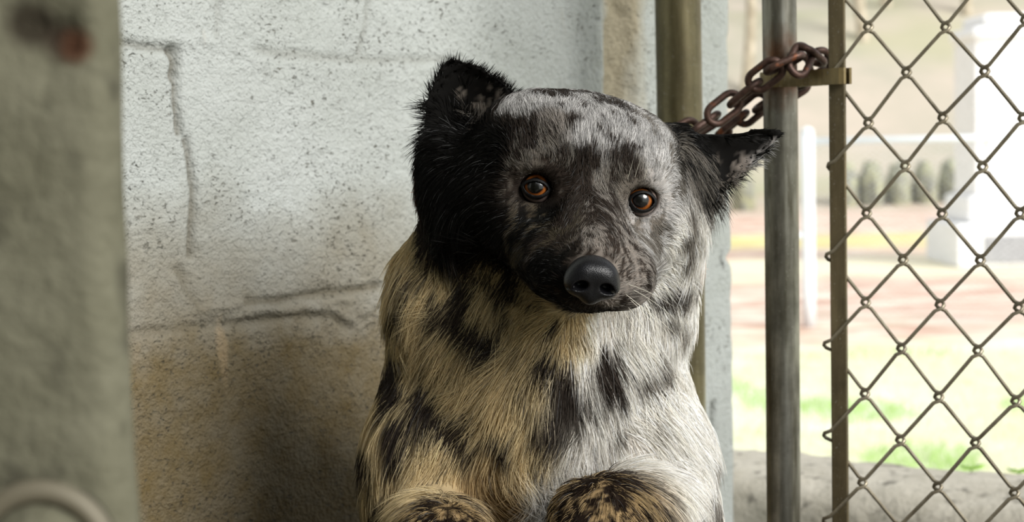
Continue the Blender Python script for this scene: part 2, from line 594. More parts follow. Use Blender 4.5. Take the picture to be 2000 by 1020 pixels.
# ------------------------------------------------------------------ fence, posts, chain
def vertical_tube(name, px, py, d, rad, mat, z0=0.0, z1=2.1, parent=None, sides=48):
    c = P(px, py, d)
    n = 40
    pts = [np.array([c[0] + 0.0004 * math.sin(z * 9), c[1], z]) for z in np.linspace(z0, z1, n)]
    g = Geo().tube(pts, rad, sides)
    return g.build(name, mat, parent)


big = vertical_tube('fence_post', 1325, 100, 1.60, 0.0215, MAT['galvbig'])
tag(big, 'thick round steel post standing close to the painted block wall', 'post')

gate = empty('chain_link_gate', (P(1524, 510, 1.40)[0], P(1524, 510, 1.40)[1], 0))
gp = vertical_tube('gate_frame', 1523.5, 200, 1.405, 0.0141, MAT['galv'], 0.04, 2.0)
keep_parent(gp, gate)
gp['label'] = 'slim round galvanised upright with a rust stain'
# tension bar through the mesh
bc = onplane(1638, 510)
g = Geo().box([bc[0], bc[1], 1.02], FU * 0.0066, FN * 0.0024, [0, 0, 0.96])
bar = bevel(g.build('tension_bar', MAT['flat'], smooth=False), 0.001)
keep_parent(bar, gate)
# band from the bar to the upright
b1 = onplane(1640, 149)
b0 = P(1524, 150, 1.405)
dirb = (b1 - b0); dirb[2] = 0; lb = np.linalg.norm(dirb); dirb /= lb
nb_ = np.array([dirb[1], -dirb[0], 0]);
if nb_[1] > 0: nb_ = -nb_
zb = b1[2]
ribbon = []
def rp(a, b): return b0 * [1, 1, 0] + dirb * a + nb_ * b
path = [rp(0.0165 * math.cos(t), 0.0155 * math.sin(t)) for t in np.linspace(0.6, 2 * math.pi - 0.6, 24)]
path = [rp(lb + 0.007, 0.001), rp(lb + 0.0085, 0.0045), rp(lb + 0.006, 0.0060), rp(lb - 0.012, 0.0060), rp(lb - 0.016, 0.0030)] + path[:] + [rp(lb - 0.016, -0.0030), rp(lb + 0.006, -0.0050), rp(lb + 0.0085, -0.0035)]
path = np.array(path)
Tn = np.gradient(path, axis=0); Tn /= np.linalg.norm(Tn, axis=1)[:, None]
Nn = np.stack([-Tn[:, 1], Tn[:, 0], 0 * Tn[:, 0]], 1)
V = []; F = []
for k, (p, n) in enumerate(zip(path, Nn)):
    for (a, b) in ((-.0009, -.0064), (.0009, -.0064), (.0009, .0064), (-.0009, .0064)):
        V.append(p + n * a + np.array([0, 0, zb + b]))
    if k:
        o = 4 * k
        for j in range(4):
            F.append((o - 4 + j, o - 4 + (j + 1) % 4, o + (j + 1) % 4, o + j))
F += [(0, 3, 2, 1), tuple(4 * (len(path) - 1) + j for j in range(4))]
band = mesh_obj('tension_band', V, F, galvanised('band_metal', lin(158, 140, 98), lin(118, 102, 68)), smooth=False)
keep_parent(band, gate)

# woven mesh: vertical zigzag wires hooked at every crossing
DU, DZ = 0.02965, 0.07173
z00 = FA[2]
u_ax = FU
WR = 0.00155
def fp(i, j, w=0.0):
    """mesh node: column i, row j (rows count down)"""
    return FA + u_ax * (DU * i - 0.00154 * j) + np.array([0, 0, -DZ * j]) + FN * w
gm = Geo()
jit = lambda i, j: u_ax * 0.0012 * float(vnoise(np.array([[i * 1.7, j * 1.3, 0.0]]), 1.0, 5)[0]) + np.array([0, 0, 0.0018]) * float(vnoise(np.array([[i * 1.9, j * 1.1, 4.0]]), 1.0, 6)[0])
NC = 46
for i in range(-1, NC):
    pts = []
    # wire i runs between column i (left hooks) and column i+1 (right hooks)
    r0 = -14
    for k in range(0, 54):
        right = (k % 2 == 0)
        ci = i + 1 if right else i
        jj = r0 + k * 0.5
        # column ci has nodes at integer rows when ci even, half rows when ci odd
        par = (ci % 2) * 0.5
        jn = r0 + math.floor(k / 2) + 0.0
        j = (r0 + k // 2) + (0.0 if (i % 2 == 0) else 0.0)
        if i % 2 == 0:
            j = r0 + k // 2 + (0.5 if right else 0.0)          # left column even: integer rows; right column odd: half rows
            if right: j = r0 + k // 2 - 0.5
        else:
            j = r0 + k // 2 + (0.0 if right else 0.5)
        c = fp(ci, j) + jit(ci, j)
        if c[2] < 0.08 or c[2] > 2.0: continue
        sgn = 1 if right else -1
        reach = 0.0030
        if i == -1 and not right:
            # selvage loop round the bar
            c = c + u_ax * 0.0006
        # hook: comes in front, turns, leaves behind
        a = c + u_ax * sgn * (-0.0036) + np.array([0, 0, 0.0046]) + FN * (-sgn * 0.0021)
        m1 = c + u_ax * sgn * (reach * 0.65) + np.array([0, 0, 0.0022]) + FN * (-sgn * 0.0019)
        m = c + u_ax * sgn * reach
        m2 = c + u_ax * sgn * (reach * 0.65) + np.array([0, 0, -0.0022]) + FN * (sgn * 0.0019)
        b = c + u_ax * sgn * (-0.0036) + np.array([0, 0, -0.0046]) + FN * (sgn * 0.0021)
        for q_ in (a, m1, m, m2, b): pts.append(q_)
    gm.tube(pts, WR, 8)
fabric = gm.build('mesh_fabric', MAT['wire'])
keep_parent(fabric, gate)
# the far frame and rails of the gate, outside the picture
fr = Geo()
ge = fp(NC, 0)
fr.tube([[ge[0], ge[1], z] for z in np.linspace(0.04, 2.0, 8)], 0.0141, 24)
for z in (0.055, 1.985):
    fr.tube([[gp_[0], gp_[1], z] for gp_ in (np.linspace(b0, ge, 6))], 0.0135, 24)
keep_parent(fr.build('gate_rails', MAT['galv']), gate)
tag(gate, 'chain-link gate of zigzag wire on a slim round galvanised upright', 'gate')

# rusty chain
chain = empty('rusty_chain', P(1524, 150, 1.38))
def link_geo(c, d, up, ln=0.0370, wd=0.0225, wr=0.0030):
    """stadium link centred at c, long axis d, flat in the plane of d and up"""
    d = d / np.linalg.norm(d); up = up - d * (up @ d); up /= np.linalg.norm(up)
    h = (ln - wd) / 2; r = wd / 2 - wr
    pts = []
    for t in np.linspace(-math.pi / 2, math.pi / 2, 12): pts.append(c + d * (h + r * math.cos(t)) + up * r * math.sin(t))
    for t in np.linspace(math.pi / 2, 3 * math.pi / 2, 12): pts.append(c + d * (-h + r * math.cos(t)) + up * r * math.sin(t))
    return tube_geo(pts, wr, 10, closed=True)
def chain_link(px, py, d, ang, face, tow=0.0):
    """px, py, depth of the centre; slope of the long axis; 1 = broad side to the camera; tow = long axis leaning to the camera"""
    a = math.radians(ang)
    ax_ = cr * math.cos(a) + cu * math.sin(a); pr = -cr * math.sin(a) + cu * math.cos(a)
    ax_ = ax_ * math.cos(tow) + cb * math.sin(tow)
    t = math.radians(14 if face else 82)
    keep_parent(Geo().add(*link_geo(P(px, py, d), ax_, pr * math.cos(t) + cb * math.sin(t))).build('link', MAT['rust']), chain)
for a in ((1290, 286, 1.46, 25, 0), (1333, 262, 1.43, 30, 1, -.3), (1374, 244, 1.405, 35, 0, -.3), (1414, 212, 1.395, 38, 1), (1455, 182, 1.385, 40, 0, .4), (1495, 147, 1.368, 38, 1, .5), (1532, 124, 1.362, 24, 0),
          (1563, 118, 1.366, 60, 1, -.6), (1582, 108, 1.380, -30, 0, -.8), (1600, 124, 1.400, -62, 1, -.9), (1590, 150, 1.425, 215, 0), (1545, 172, 1.438, 212, 1), (1505, 196, 1.440, 214, 0), (1468, 213, 1.440, 40, 1), (1430, 242, 1.445, 38, 0), (1392, 268, 1.452, 32, 1)):
    chain_link(*a)
tag(chain, 'rusty brown chain looped round the slim galvanised gate upright', 'chain')

# ------------------------------------------------------------------ outdoors
LZ = -0.34
def ground_z(x, y):
    return LZ + np.where(y > 27, (y - 27) * 0.30, 0) * sstep(27, 40, y) + 0.0 * x
gx = np.concatenate([np.linspace(-60, -8, 20), np.linspace(-7, 30, 90), np.linspace(32, 90, 20)])
gy = np.concatenate([np.linspace(-12, 1.5, 12), np.linspace(1.8, 14, 90), np.linspace(14.5, 40, 60), np.linspace(42, 110, 24)])
GX, GY = np.meshgrid(gx, gy, indexing='ij')
gp3 = np.stack([GX.ravel(), GY.ravel(), 0 * GX.ravel()], 1)
gz = ground_z(gp3[:, 0], gp3[:, 1]) + 0.03 * fbm(gp3, 0.9, 3, 81) * sstep(2.2, 4, gp3[:, 1]) + 1.2 * fbm(gp3, 0.08, 2, 82) * sstep(30, 45, gp3[:, 1])
V = np.stack([gp3[:, 0], gp3[:, 1], gz], 1)
idx = np.arange(len(V)).reshape(len(gx), len(gy))
F = np.stack([idx[:-1, :-1], idx[1:, :-1], idx[1:, 1:], idx[:-1, 1:]], -1).reshape(-1, 4).tolist()
s = M('lawn_and_leaf_litter')
big_ = s.noise(0.9, 4, 0.6, vec=s.coord((0.6, 1.2, 1)))
mid_ = s.noise(5, 4, 0.65)
y_ = s.axis(1)
yy = s.math('ADD', y_, s.math('MULTIPLY', s.math('SUBTRACT', big_, 0.5), 5.0))
grass = s.mix(s.ramp(mid_, [(0.3, 0.0), (0.7, 1.0)]), lin(204, 209, 172), lin(228, 226, 206))
grass = s.mix(s.ramp(s.noise(0.7, 3, 0.5), [(0.46, 0.0), (0.60, 0.9)]), grass, lin(232, 230, 222))
grass = s.mix(s.ramp(s.noise(1.2, 3, 0.5, vec=s.coord((0.7, 1.6, 3))), [(0.58, 0.0), (0.72, 0.8)]), grass, lin(180, 208, 138))
leaf = s.mix(s.ramp(s.noise(2.6, 4, 0.65, vec=s.coord((0.6, 1.4, 1))), [(0.4, 0.0), (0.6, 1.0)]), lin(188, 150, 132), lin(228, 213, 197))
straw = lin(226, 218, 190)
c_ = s.mix(s.rng(yy, 9.6, 11.4), grass, leaf)
c_ = s.mix(s.math('MULTIPLY', s.rng(yy, 14, 15.5), s.rng(yy, 18, 16.5)), c_, straw)
c_ = s.mix(s.math('MULTIPLY', s.rng(yy, 18.5, 19.5), s.math('MULTIPLY', s.rng(yy, 22, 21), 0.7)), c_, lin(214, 206, 130))
hill = s.mix(s.ramp(s.noise(0.35, 4, 0.6), [(0.35, 0.0), (0.65, 1.0)]), lin(164, 160, 144), lin(186, 174, 160))
hill = s.mix(s.ramp(s.noise(0.18, 2, 0.6), [(0.5, 0.0), (0.65, 0.6)]), hill, lin(162, 162, 130))
c_ = s.mix(s.rng(yy, 26, 31), c_, hill)
gmat = s.set(c_, 0.95, 0, 0.1)
tag(mesh_obj('ground', V, F, gmat), kind='structure')

# blades of grass in the nearer lawn
def hair_obj(name, pts, radii, mat, colors=None, parent=None):
    """pts: (n, k, 3)"""
    n, k, _ = pts.shape
    hc = bpy.data.hair_curves.new(name)
    hc.add_curves([k] * n)
    hc.attributes['position'].data.foreach_set('vector', pts.astype(np.float32).ravel())
    ra = hc.attributes.get('radius') or hc.attributes.new('radius', 'FLOAT', 'POINT')
    ra.data.foreach_set('value', radii.astype(np.float32).ravel())
    if colors is not None:
        ca = hc.attributes.new('coat', 'FLOAT_COLOR', 'CURVE')
        ca.data.foreach_set('color', np.concatenate([colors, np.ones((n, 1))], 1).astype(np.float32).ravel())
    hc.materials.append(mat)
    o = bpy.data.objects.new(name, hc)
    COL.objects.link(o)
    if parent: o.parent = parent
    return o
nG = 26000
gy_ = 2.6 + 7.0 * rng.random(nG) ** 1.6
gx_ = gy_ * (0.10 + 0.26 * rng.random(nG))
root = np.stack([gx_, gy_, LZ + np.zeros(nG)], 1)
h_ = rng.uniform(0.02, 0.06, nG)
dr_ = rng.normal(0, 0.5, (nG, 2))
pts = np.stack([root + np.stack([dr_[:, 0] * h_ * t * t, dr_[:, 1] * h_ * t * t, h_ * t], 1) for t in (0, 0.4, 0.75, 1.0)], 1)
gcol = np.where((fbm(root, 1.3, 2, 91) > 0.2)[:, None], np.array(lin(178, 206, 132)), np.array(lin(228, 226, 200)))
s = M('grass_blade'); at = s.n('ShaderNodeAttribute'); at.attribute_name = 'coat'
s.set(at.outputs['Color'], 0.6, 0, 0.2)
go = hair_obj('grass', pts, np.tile([0.0022, 0.0018, 0.0012, 0.0004], (nG, 1)), s.m, gcol)
tag(go, 'short pale green grass of the lawn beyond the low concrete wall', 'grass', kind='stuff')

# small green weeds behind the low wall
lm = M('weed_leaf').set(lin(150, 200, 60), 0.5)
for k, (px, py) in enumerate(((1897, 911), (1990, 917))):
    c = P(px, py, 2.45 - 0.12 * k)
    w = empty('weed', (c[0], c[1], LZ))
    g = Geo()
    for a in range(9):
        an = a * 2.4; rr = 0.014 + 0.005 * (a % 3)
        u = np.array([math.cos(an), math.sin(an), 0.35]); u /= np.linalg.norm(u)
        sd = np.cross(u, [0, 0, 1]); sd /= np.linalg.norm(sd)
        b = c + np.array([0, 0, -0.006])
        Vv = [b, b + u * rr * .5 + sd * rr * .35, b + u * rr * 1.1, b + u * rr * .5 - sd * rr * .35, b + u * rr * .55 + np.array([0, 0, -0.0012])]
        g.add(Vv, [(0, 1, 4), (1, 2, 4), (2, 3, 4), (3, 0, 4), (0, 3, 2, 1)])
    keep_parent(g.build('leaf_rosette', lm), w)
    keep_parent(Geo().tube([[c[0], c[1], z] for z in np.linspace(LZ, c[2] - 0.005, 5)], 0.0015, 6).build('stem', lm), w)
    tag(w, ('small bright green weed sticking up behind the low concrete wall, nearer the tall monument' if k == 0 else 'small green weed at the picture edge behind the low concrete wall'), 'plant')

# distant chain-link fence, posts and rail
white_metal = M('pale_galvanised').set(lin(228, 233, 238), 0.45, 0.1)
fy = 11.0
far = empty('chain_link_fence', (2.0, fy, LZ))
def gpt(px, py, z=LZ):
    r = ray(px, py); return CAM + r * ((z - CAM[2]) / r[2])
fa = P(1580, 640, fy); fa[2] = LZ
fb = P(2300, 640, fy * 0.97); fb[2] = LZ
fu = (fb - fa); fu[2] = 0; fl = np.linalg.norm(fu); fu /= fl
top = 1.2
nposts = 3
for k in range(2):
    c = fa + fu * (k * 3.4)
    g = Geo().tube([c + np.array([0, 0, z]) for z in np.linspace(0, top + 0.06, 6)], 0.042 if k == 0 else 0.026, 20)
    g.tube([c + np.array([0, 0, top + 0.06 + z]) for z in (0, 0.02, 0.035)], np.array([0.045, 0.035, 0.004]) if k == 0 else np.array([0.03, 0.02, 0.003]), 20)
    keep_parent(g.build('post', white_metal), far)
c = fa + fu * 0.13
keep_parent(Geo().tube([fa + np.array([0, 0, top]), fa + fu * fl + np.array([0, 0, top])], 0.022, 16).build('top_rail', white_metal), far)
keep_parent(Geo().tube([fa + np.array([0, 0, 0.6]), fa - fu * 0.1 + np.array([0, 0, 0.6]), fa - fu * 0.12 + np.array([0, 0, 0.64])], 0.022, 12).build('latch', white_metal), far)
g = Geo()
nw = int(3.6 / 0.0507)
for i in range(nw):
    pts = []
    for k in range(33):
        pts.append(fa + fu * (0.03 + 0.0507 * (i + (k % 2))) + np.array([0, 0.004 * (k % 2), 0.03 + k * 0.036]))
    g.tube(pts, 0.0019, 4)
keep_parent(g.build('mesh_fabric', white_metal), far)
tag(far, 'pale blurred chain-link fence with white top rail crossing the lawn', 'fence')

# monument
stone = raw_concrete('pale_monument_stone', lin(226, 226, 226), lin(240, 240, 240), 0.003)
stone.node_tree.nodes['Principled BSDF'].inputs['Roughness'].default_value = 0.8
mo = gpt(1965, 512)
mon = empty('stone_monument', (mo[0], mo[1], LZ))
S_ = (mo - CAM) @ -cb / FPX         # metres per pixel there
def mbox(name, px0, px1, py0, py1, depth, mat, dy=0.0, bev=0.02):
    cx = (px0 + px1) / 2 - 1965
    c = mo + np.array([cx * S_, dy, 0])
    z0, z1 = LZ + (512 - py1) * S_, LZ + (512 - py0) * S_
    g = Geo().box([c[0], c[1], (z0 + z1) / 2], [(px1 - px0) / 2 * S_, 0, 0], [0, depth / 2, 0], [0, 0, (z1 - z0) / 2])
    o = bevel(g.build(name, mat, smooth=False), bev)
    return keep_parent(o, mon)
mbox('base', 1838, 2092, 430, 512, 1.2, stone)
mbox('base_step', 1866, 2064, 378, 430, 0.9, stone, bev=0.05)
mbox('shaft', 1884, 2046, 84, 378, 0.75, stone)
for xx in (1912, 1962, 2016):
    mbox('pilaster', xx - 9, xx + 9, 92, 372, 0.80, stone)
mbox('cornice', 1876, 2054, 58, 86, 0.86, stone, bev=0.06)
mbox('cap', 1898, 2032, 34, 60, 0.78, stone, bev=0.08)
pn = mbox('name_panel', 1886, 1988, 452, 506, 1.22, raw_concrete('grey_panel_stone', lin(150, 150, 154), lin(172, 172, 174)))
tag(mon, 'tall white stone monument on a stepped base on the lawn', 'monument')

# hedge and stones behind the far fence
def blob(name, c, r, seed, mat, n=22, rough=0.28):
    V, F = [], []
    for i in range(n + 1):
        t = math.pi * i / n
        for j in range(2 * n):
            a = math.pi * j / n
            V.append([math.sin(t) * math.cos(a), math.sin(t) * math.sin(a), math.cos(t)])
    V = np.array(V)
    k = 1 + rough * fbm(V, 2.6, 4, seed)
    V = V * k[:, None] * np.array(r) + np.array(c)
    for i in range(n):
        for j in range(2 * n):
            a = i * 2 * n + j; b = i * 2 * n + (j + 1) % (2 * n)
            F.append((a, b, b + 2 * n, a + 2 * n))
    return mesh_obj(name, V, F, mat)
hm = M('dry_shrub'); hm.set(hm.mix(hm.ramp(hm.noise(6, 4), [(0.4, 0.0), (0.6, 1.0)]), lin(126, 126, 118), lin(166, 166, 136)), 0.95)
labs = ['low grey-green shrub nearest the white fence corner post', 'low shrub second along behind the distant fence', 'low shrub third along behind the distant fence', 'low shrub fourth along behind the distant fence',
        'low shrub next to the tall monument, behind the distant fence', 'dull shrub seen between the two near posts']
for k, (px, py) in enumerate(((1650, 405), (1702, 404), (1754, 403), (1806, 402), (1856, 400), (1452, 412))):
    c = gpt(px, py)
    dd = (c - CAM) @ -cb
    sh = blob('shrub', [c[0], c[1], LZ + 0.30 * dd * 100 / FPX], [23 / FPX * dd, 0.4, 58 / FPX * dd], 100 + k, hm.m)
    tag(sh, labs[k], 'shrub', 'low shrubs behind the distant fence')

# bare trees on the slope
bark = M('pale_bark'); bark.set(bark.mix(bark.ramp(bark.noise(4, 3), [(0.4, 0.0), (0.6, 1.0)]), lin(156, 146, 126), lin(190, 180, 160)), 0.9)
spots = [(1448, 36, .11), (1592, 43, .14), (1676, 38, .12), (1716, 50, .13), (1752, 40, .12), (1800, 47, .14), (1848, 54, .16), (1868, 39, .11), (1985, 50, .14)]
for k, (px, d, r) in enumerate(spots):
    c = P(px, 300, d)
    z0 = float(ground_z(c[0], c[1])) - 0.9
    t = empty('bare_tree', (c[0], c[1], z0))
    g = Geo()
    H = 11.0
    pts = np.array([[c[0] + 0.25 * math.sin(z * 0.5 + k), c[1], z0 + z] for z in np.linspace(0, H, 16)])
    g.tube(pts, np.linspace(r * 1.25, r * 0.25, 16), 10)
    rr = random.Random(k)
    for b in range(16):
        i = rr.randint(4, 14); a = rr.uniform(0, 6.28); ln = rr.uniform(0.5, 1.1)
        st = pts[i]
        bp = [st + np.array([math.cos(a) * ln * q_, math.sin(a) * ln * q_, ln * 0.7 * q_ ** 1.3 + 0.15 * math.sin(9 * q_)]) for q_ in np.linspace(0, 1, 6)]
        g.tube(bp, np.linspace(r * 0.35, 0.01, 6), 5)
        for c_2 in range(2):
            s2_ = bp[rr.randint(2, 4)]; a2 = a + rr.uniform(-1, 1)
            g.tube([s2_ + np.array([math.cos(a2) * q_, math.sin(a2) * q_, 0.8 * q_]) * 0.4 for q_ in np.linspace(0, 1, 4)], np.linspace(r * 0.15, 0.006, 4), 4)
    keep_parent(g.build('trunk', bark.m), t)
    tag(t, ['blurred pale tree between the thick post and the slim gate upright', 'blurred bare tree showing between the gate upright and the flat bar', 'blurred bare tree just beside the flat tension bar on the slope',
            'blurred bare tree above the first low shrub behind the wire', 'blurred bare tree above the gap between the low shrubs', 'blurred bare tree midway between flat bar and monument',
            'thickest blurred bare tree near the monument', 'slim blurred bare tree right beside the monument', 'blurred bare tree rising behind the white monument'][k], 'tree', 'bare trees on the slope')

# ------------------------------------------------------------------ the dog: one surface from blended forms
class Field:
    def __init__(s, lo, hi, h):
        s.h = h; s.lo = np.array(lo, float)
        s.n = np.ceil((np.array(hi) - s.lo) / h).astype(int) + 1
        s.D = np.full(s.n, 0.2, np.float32)
    def _box(s, c0, c1, mrg):
        i0 = np.clip(((c0 - mrg - s.lo) / s.h).astype(int), 0, s.n - 1)
        i1 = np.clip(((c1 + mrg - s.lo) / s.h).astype(int) + 2, 1, s.n)
        ax = [s.lo[k] + s.h * np.arange(i0[k], i1[k]) for k in range(3)]
        X, Y, Z = np.meshgrid(*ax, indexing='ij')
        return tuple(slice(a, b) for a, b in zip(i0, i1)), np.stack([X, Y, Z], -1)
    def comb(s, sl, d, k, sub):
        A = s.D[sl]; d = d.astype(np.float32)
        if sub:
            d = -d
            hh = np.clip(0.5 - 0.5 * (d - A) / max(k, 1e-5) * -1, 0, 1)
            hh = np.clip(0.5 + 0.5 * (d - A) / max(k, 1e-5), 0, 1)
            s.D[sl] = A * (1 - hh) + d * hh + k * hh * (1 - hh)
        else:
            hh = np.clip(0.5 + 0.5 * (A - d) / max(k, 1e-5), 0, 1)
            s.D[sl] = A * (1 - hh) + d * hh - k * hh * (1 - hh)
    def ell(s, c, r, R=None, k=0.012, sub=False):
        c = np.array(c, float); r = np.array(r, float) * np.ones(3); m = r.max()
        sl, Q = s._box(c - m, c + m, k + 4 * s.h)
        q = Q - c
        if R is not None: q = q @ R          # columns of R are the axes
        k0 = np.sqrt(((q / r) ** 2).sum(-1)); k1 = np.sqrt(((q / r ** 2) ** 2).sum(-1)) + 1e-9
        s.comb(sl, k0 * (k0 - 1) / k1, k, sub)
    def cone(s, a, b, ra, rb, k=0.012, sub=False):
        a = np.array(a, float); b = np.array(b, float); m = max(ra, rb)
        sl, Q = s._box(np.minimum(a, b) - m, np.maximum(a, b) + m, k + 4 * s.h)
        ab = b - a; t = np.clip(((Q - a) @ ab) / (ab @ ab), 0, 1)
        d = np.sqrt(((Q - a - t[..., None] * ab) ** 2).sum(-1)) - (ra + (rb - ra) * t)
        s.comb(sl, d, k, sub)
    def fn(s, c0, c1, f, k=0.004, sub=False):
        sl, Q = s._box(np.array(c0), np.array(c1), k + 3 * s.h)
        s.comb(sl, f(Q), k, sub)
    def nets(s):
        D = s.D; n = np.array(D.shape)
        ins = D < 0
        c = [D[dx:n[0] - 1 + dx, dy:n[1] - 1 + dy, dz:n[2] - 1 + dz] for dx in (0, 1) for dy in (0, 1) for dz in (0, 1)]
        cnt = sum((q < 0).astype(np.int8) for q in c)
        act = (cnt > 0) & (cnt < 8)
        I = np.argwhere(act)
        vals = np.stack([q[act] for q in c], 1).astype(float)
        offs = np.array([(dx, dy, dz) for dx in (0, 1) for dy in (0, 1) for dz in (0, 1)], float)
        acc = np.zeros((len(I), 3)); w = np.zeros(len(I))
        for a in range(8):
            for b in range(a + 1, 8):
                if abs(offs[a] - offs[b]).sum() != 1: continue
                cr_ = (vals[:, a] < 0) != (vals[:, b] < 0)
                t = vals[:, a] / np.where(cr_, vals[:, a] - vals[:, b], 1)
                p = offs[a] + (offs[b] - offs[a]) * t[:, None]
                acc += p * cr_[:, None]; w += cr_
        V = s.lo + s.h * (I + acc / w[:, None])
        idm = -np.ones(act.shape, np.int64); idm[act] = np.arange(len(I))
        quads = []
        for ax in range(3):
            o = [q for q in range(3) if q != ax]
            sl0 = [slice(None)] * 3; sl1 = [slice(None)] * 3
            sl0[ax] = slice(0, -1); sl1[ax] = slice(1, None)
            a, b = ins[tuple(sl0)], ins[tuple(sl1)]
            E = np.argwhere(a != b); flip = a[a != b]
            ok = (E[:, o[0]] > 0) & (E[:, o[1]] > 0) & (E[:, o[0]] < n[o[0]] - 1) & (E[:, o[1]] < n[o[1]] - 1)
            E = E[ok]; flip = flip[ok]
            def at(d0, d1):
                J = E.copy(); J[:, o[0]] -= d0; J[:, o[1]] -= d1
                return idm[J[:, 0], J[:, 1], J[:, 2]]
            Q = np.stack([at(0, 0), at(1, 0), at(1, 1), at(0, 1)], 1)
            if ax == 1: flip = ~flip
            Q = np.where(flip[:, None], Q, Q[:, ::-1])
            quads.append(Q)
        return V, np.vstack(quads)


def relax(V, Q, it=3, lam=0.5):
    E = np.vstack([Q[:, [0, 1]], Q[:, [1, 2]], Q[:, [2, 3]], Q[:, [3, 0]]])
    for _ in range(it):
        acc = np.zeros_like(V); cn = np.zeros(len(V))
        for a, b in ((0, 1), (1, 0)):
            for k in range(3): acc[:, k] += np.bincount(E[:, a], V[E[:, b], k], len(V))
            cn += np.bincount(E[:, a], minlength=len(V))
        V = V + lam * (acc / cn[:, None] - V)
    return V


# head frame
def rotm(ax, a):
    ax = np.array(ax, float); ax /= np.linalg.norm(ax)
    K = np.array([[0, -ax[2], ax[1]], [ax[2], 0, -ax[0]], [-ax[1], ax[0], 0]])
    return np.eye(3) + math.sin(a) * K + (1 - math.cos(a)) * K @ K
HB = np.stack([cr, cu, cb], 1)                       # start square to the camera
HB = rotm(cb, math.radians(-7.0)) @ HB               # tilt: her left eye lower
HB = rotm(HB[:, 1], math.radians(8)) @ HB            # turned a little to the light
HB = rotm(HB[:, 0], math.radians(13)) @ HB           # nose down
H0 = P(1152, 377, 1.092)
def H(x, y, z): return H0 + HB @ np.array([x, y, z])
def xy(px, py, d):                                   # head coords of a pixel at depth d
    return HB.T @ (P(px, py, d) - H0)

EYE_R = 0.0108
eyeL = P(1050, 366, 1.104); eyeR = P(1250, 391, 1.096)

f = Field((-0.17, 0.90, -0.01), (0.24, 1.62, 1.02), 0.003)
# skull and face
f.ell(H(0, 0.006, -0.062), (0.064, 0.048, 0.062), HB)
f.ell(H(0, 0.016, -0.030), (0.046, 0.026, 0.034), HB, 0.02)
for sx in (-1, 1): f.ell(H(sx * 0.036, 0.008 - 0.003 * sx, -0.064), (0.032, 0.034, 0.046), HB, 0.02)
for sx in (-1, 1):
    f.ell(H(sx * 0.026, 0.013, -0.014), (0.022, 0.012, 0.016), HB, 0.012)       # brow
    f.ell(H(sx * 0.046, -0.020, -0.042), (0.026, 0.028, 0.036), HB, 0.02)       # cheekbone
    f.ell(H(sx * 0.060, -0.034, -0.070), (0.030, 0.036, 0.036), HB, 0.03)       # ruff
    f.ell(H(sx * 0.0195, -0.041, 0.044), (0.0185, 0.0165, 0.030), HB, 0.012)    # lip
    f.cone(H(sx * 0.030, -0.036, -0.012), H(sx * 0.017, -0.042, 0.045), 0.022, 0.016, 0.014)
f.cone(H(0, -0.012, -0.020), H(0, -0.024, 0.066), 0.024, 0.0145, 0.014)         # bridge
f.cone(H(0, -0.034, -0.01), H(0, -0.040, 0.064), 0.030, 0.019, 0.014)
f.cone(H(0, -0.056, -0.03), H(0, -0.054, 0.044), 0.022, 0.011, 0.008)          # jaw
def surf_depth(px, py):
    r_ = ray(px, py); ts_ = np.arange(1.0, 1.25, 0.001)
    pts_ = CAM + r_ * ts_[:, None]
    ii = np.clip(((pts_ - f.lo) / f.h).round().astype(int), 0, f.n - 1)
    return ts_[np.argmax(f.D[ii[:, 0], ii[:, 1], ii[:, 2]] < 0)]
eyeL = P(1050, 366, surf_depth(1050, 366) + 0.0085); eyeR = P(1250, 391, surf_depth(1250, 391) + 0.0085)
print('EYE', surf_depth(1050, 366), surf_depth(1250, 391), surf_depth(1150, 378), surf_depth(1157, 545))
for e, sx in ((eyeL, -1), (eyeR, 1)):
    f.ell(e, 0.0116, k=0.002, sub=True); f.cone(e, e + cb * 0.035, 0.0062, 0.010, 0.004, True)
# neck and trunk
f.ell(P(1322, 292, 1.165), (0.014, 0.012, 0.018), None, 0.012)
f.ell(P(1350, 345, 1.170), (0.018, 0.017, 0.026), None, 0.012)
f.ell(P(872, 335, 1.175), (0.018, 0.034, 0.028), None, 0.02)
f.ell(P(905, 590, 1.20), (0.050, 0.050, 0.060), None, 0.03)
f.ell(P(1228, 580, 1.20), (0.042, 0.050, 0.055), None, 0.03)
f.cone(P(1110, 420, 1.195), P(1065, 640, 1.215), 0.058, 0.074, 0.03)
f.ell(P(1045, 760, 1.225), (0.088, 0.078, 0.095), None, 0.04)
f.cone(P(1045, 830, 1.24), P(1050, 1260, 1.335), 0.088, 0.093, 0.04)
f.cone(P(1050, 1260, 1.335), P(1065, 1640, 1.42), 0.092, 0.075, 0.04)
f.cone(P(930, 860, 1.345), P(925, 1300, 1.375), 0.072, 0.085, 0.04)  # unseen bulk added at the back to shade the wall beside the dog
for (px, sx) in ((830, -1), (1270, 1)):
    f.ell(P(px, 900, 1.205), (0.036, 0.05, 0.062), None, 0.03)
    f.cone(P(px, 900, 1.20), P(px + sx * 12, 1030, 1.19), 0.036, 0.034, 0.025)
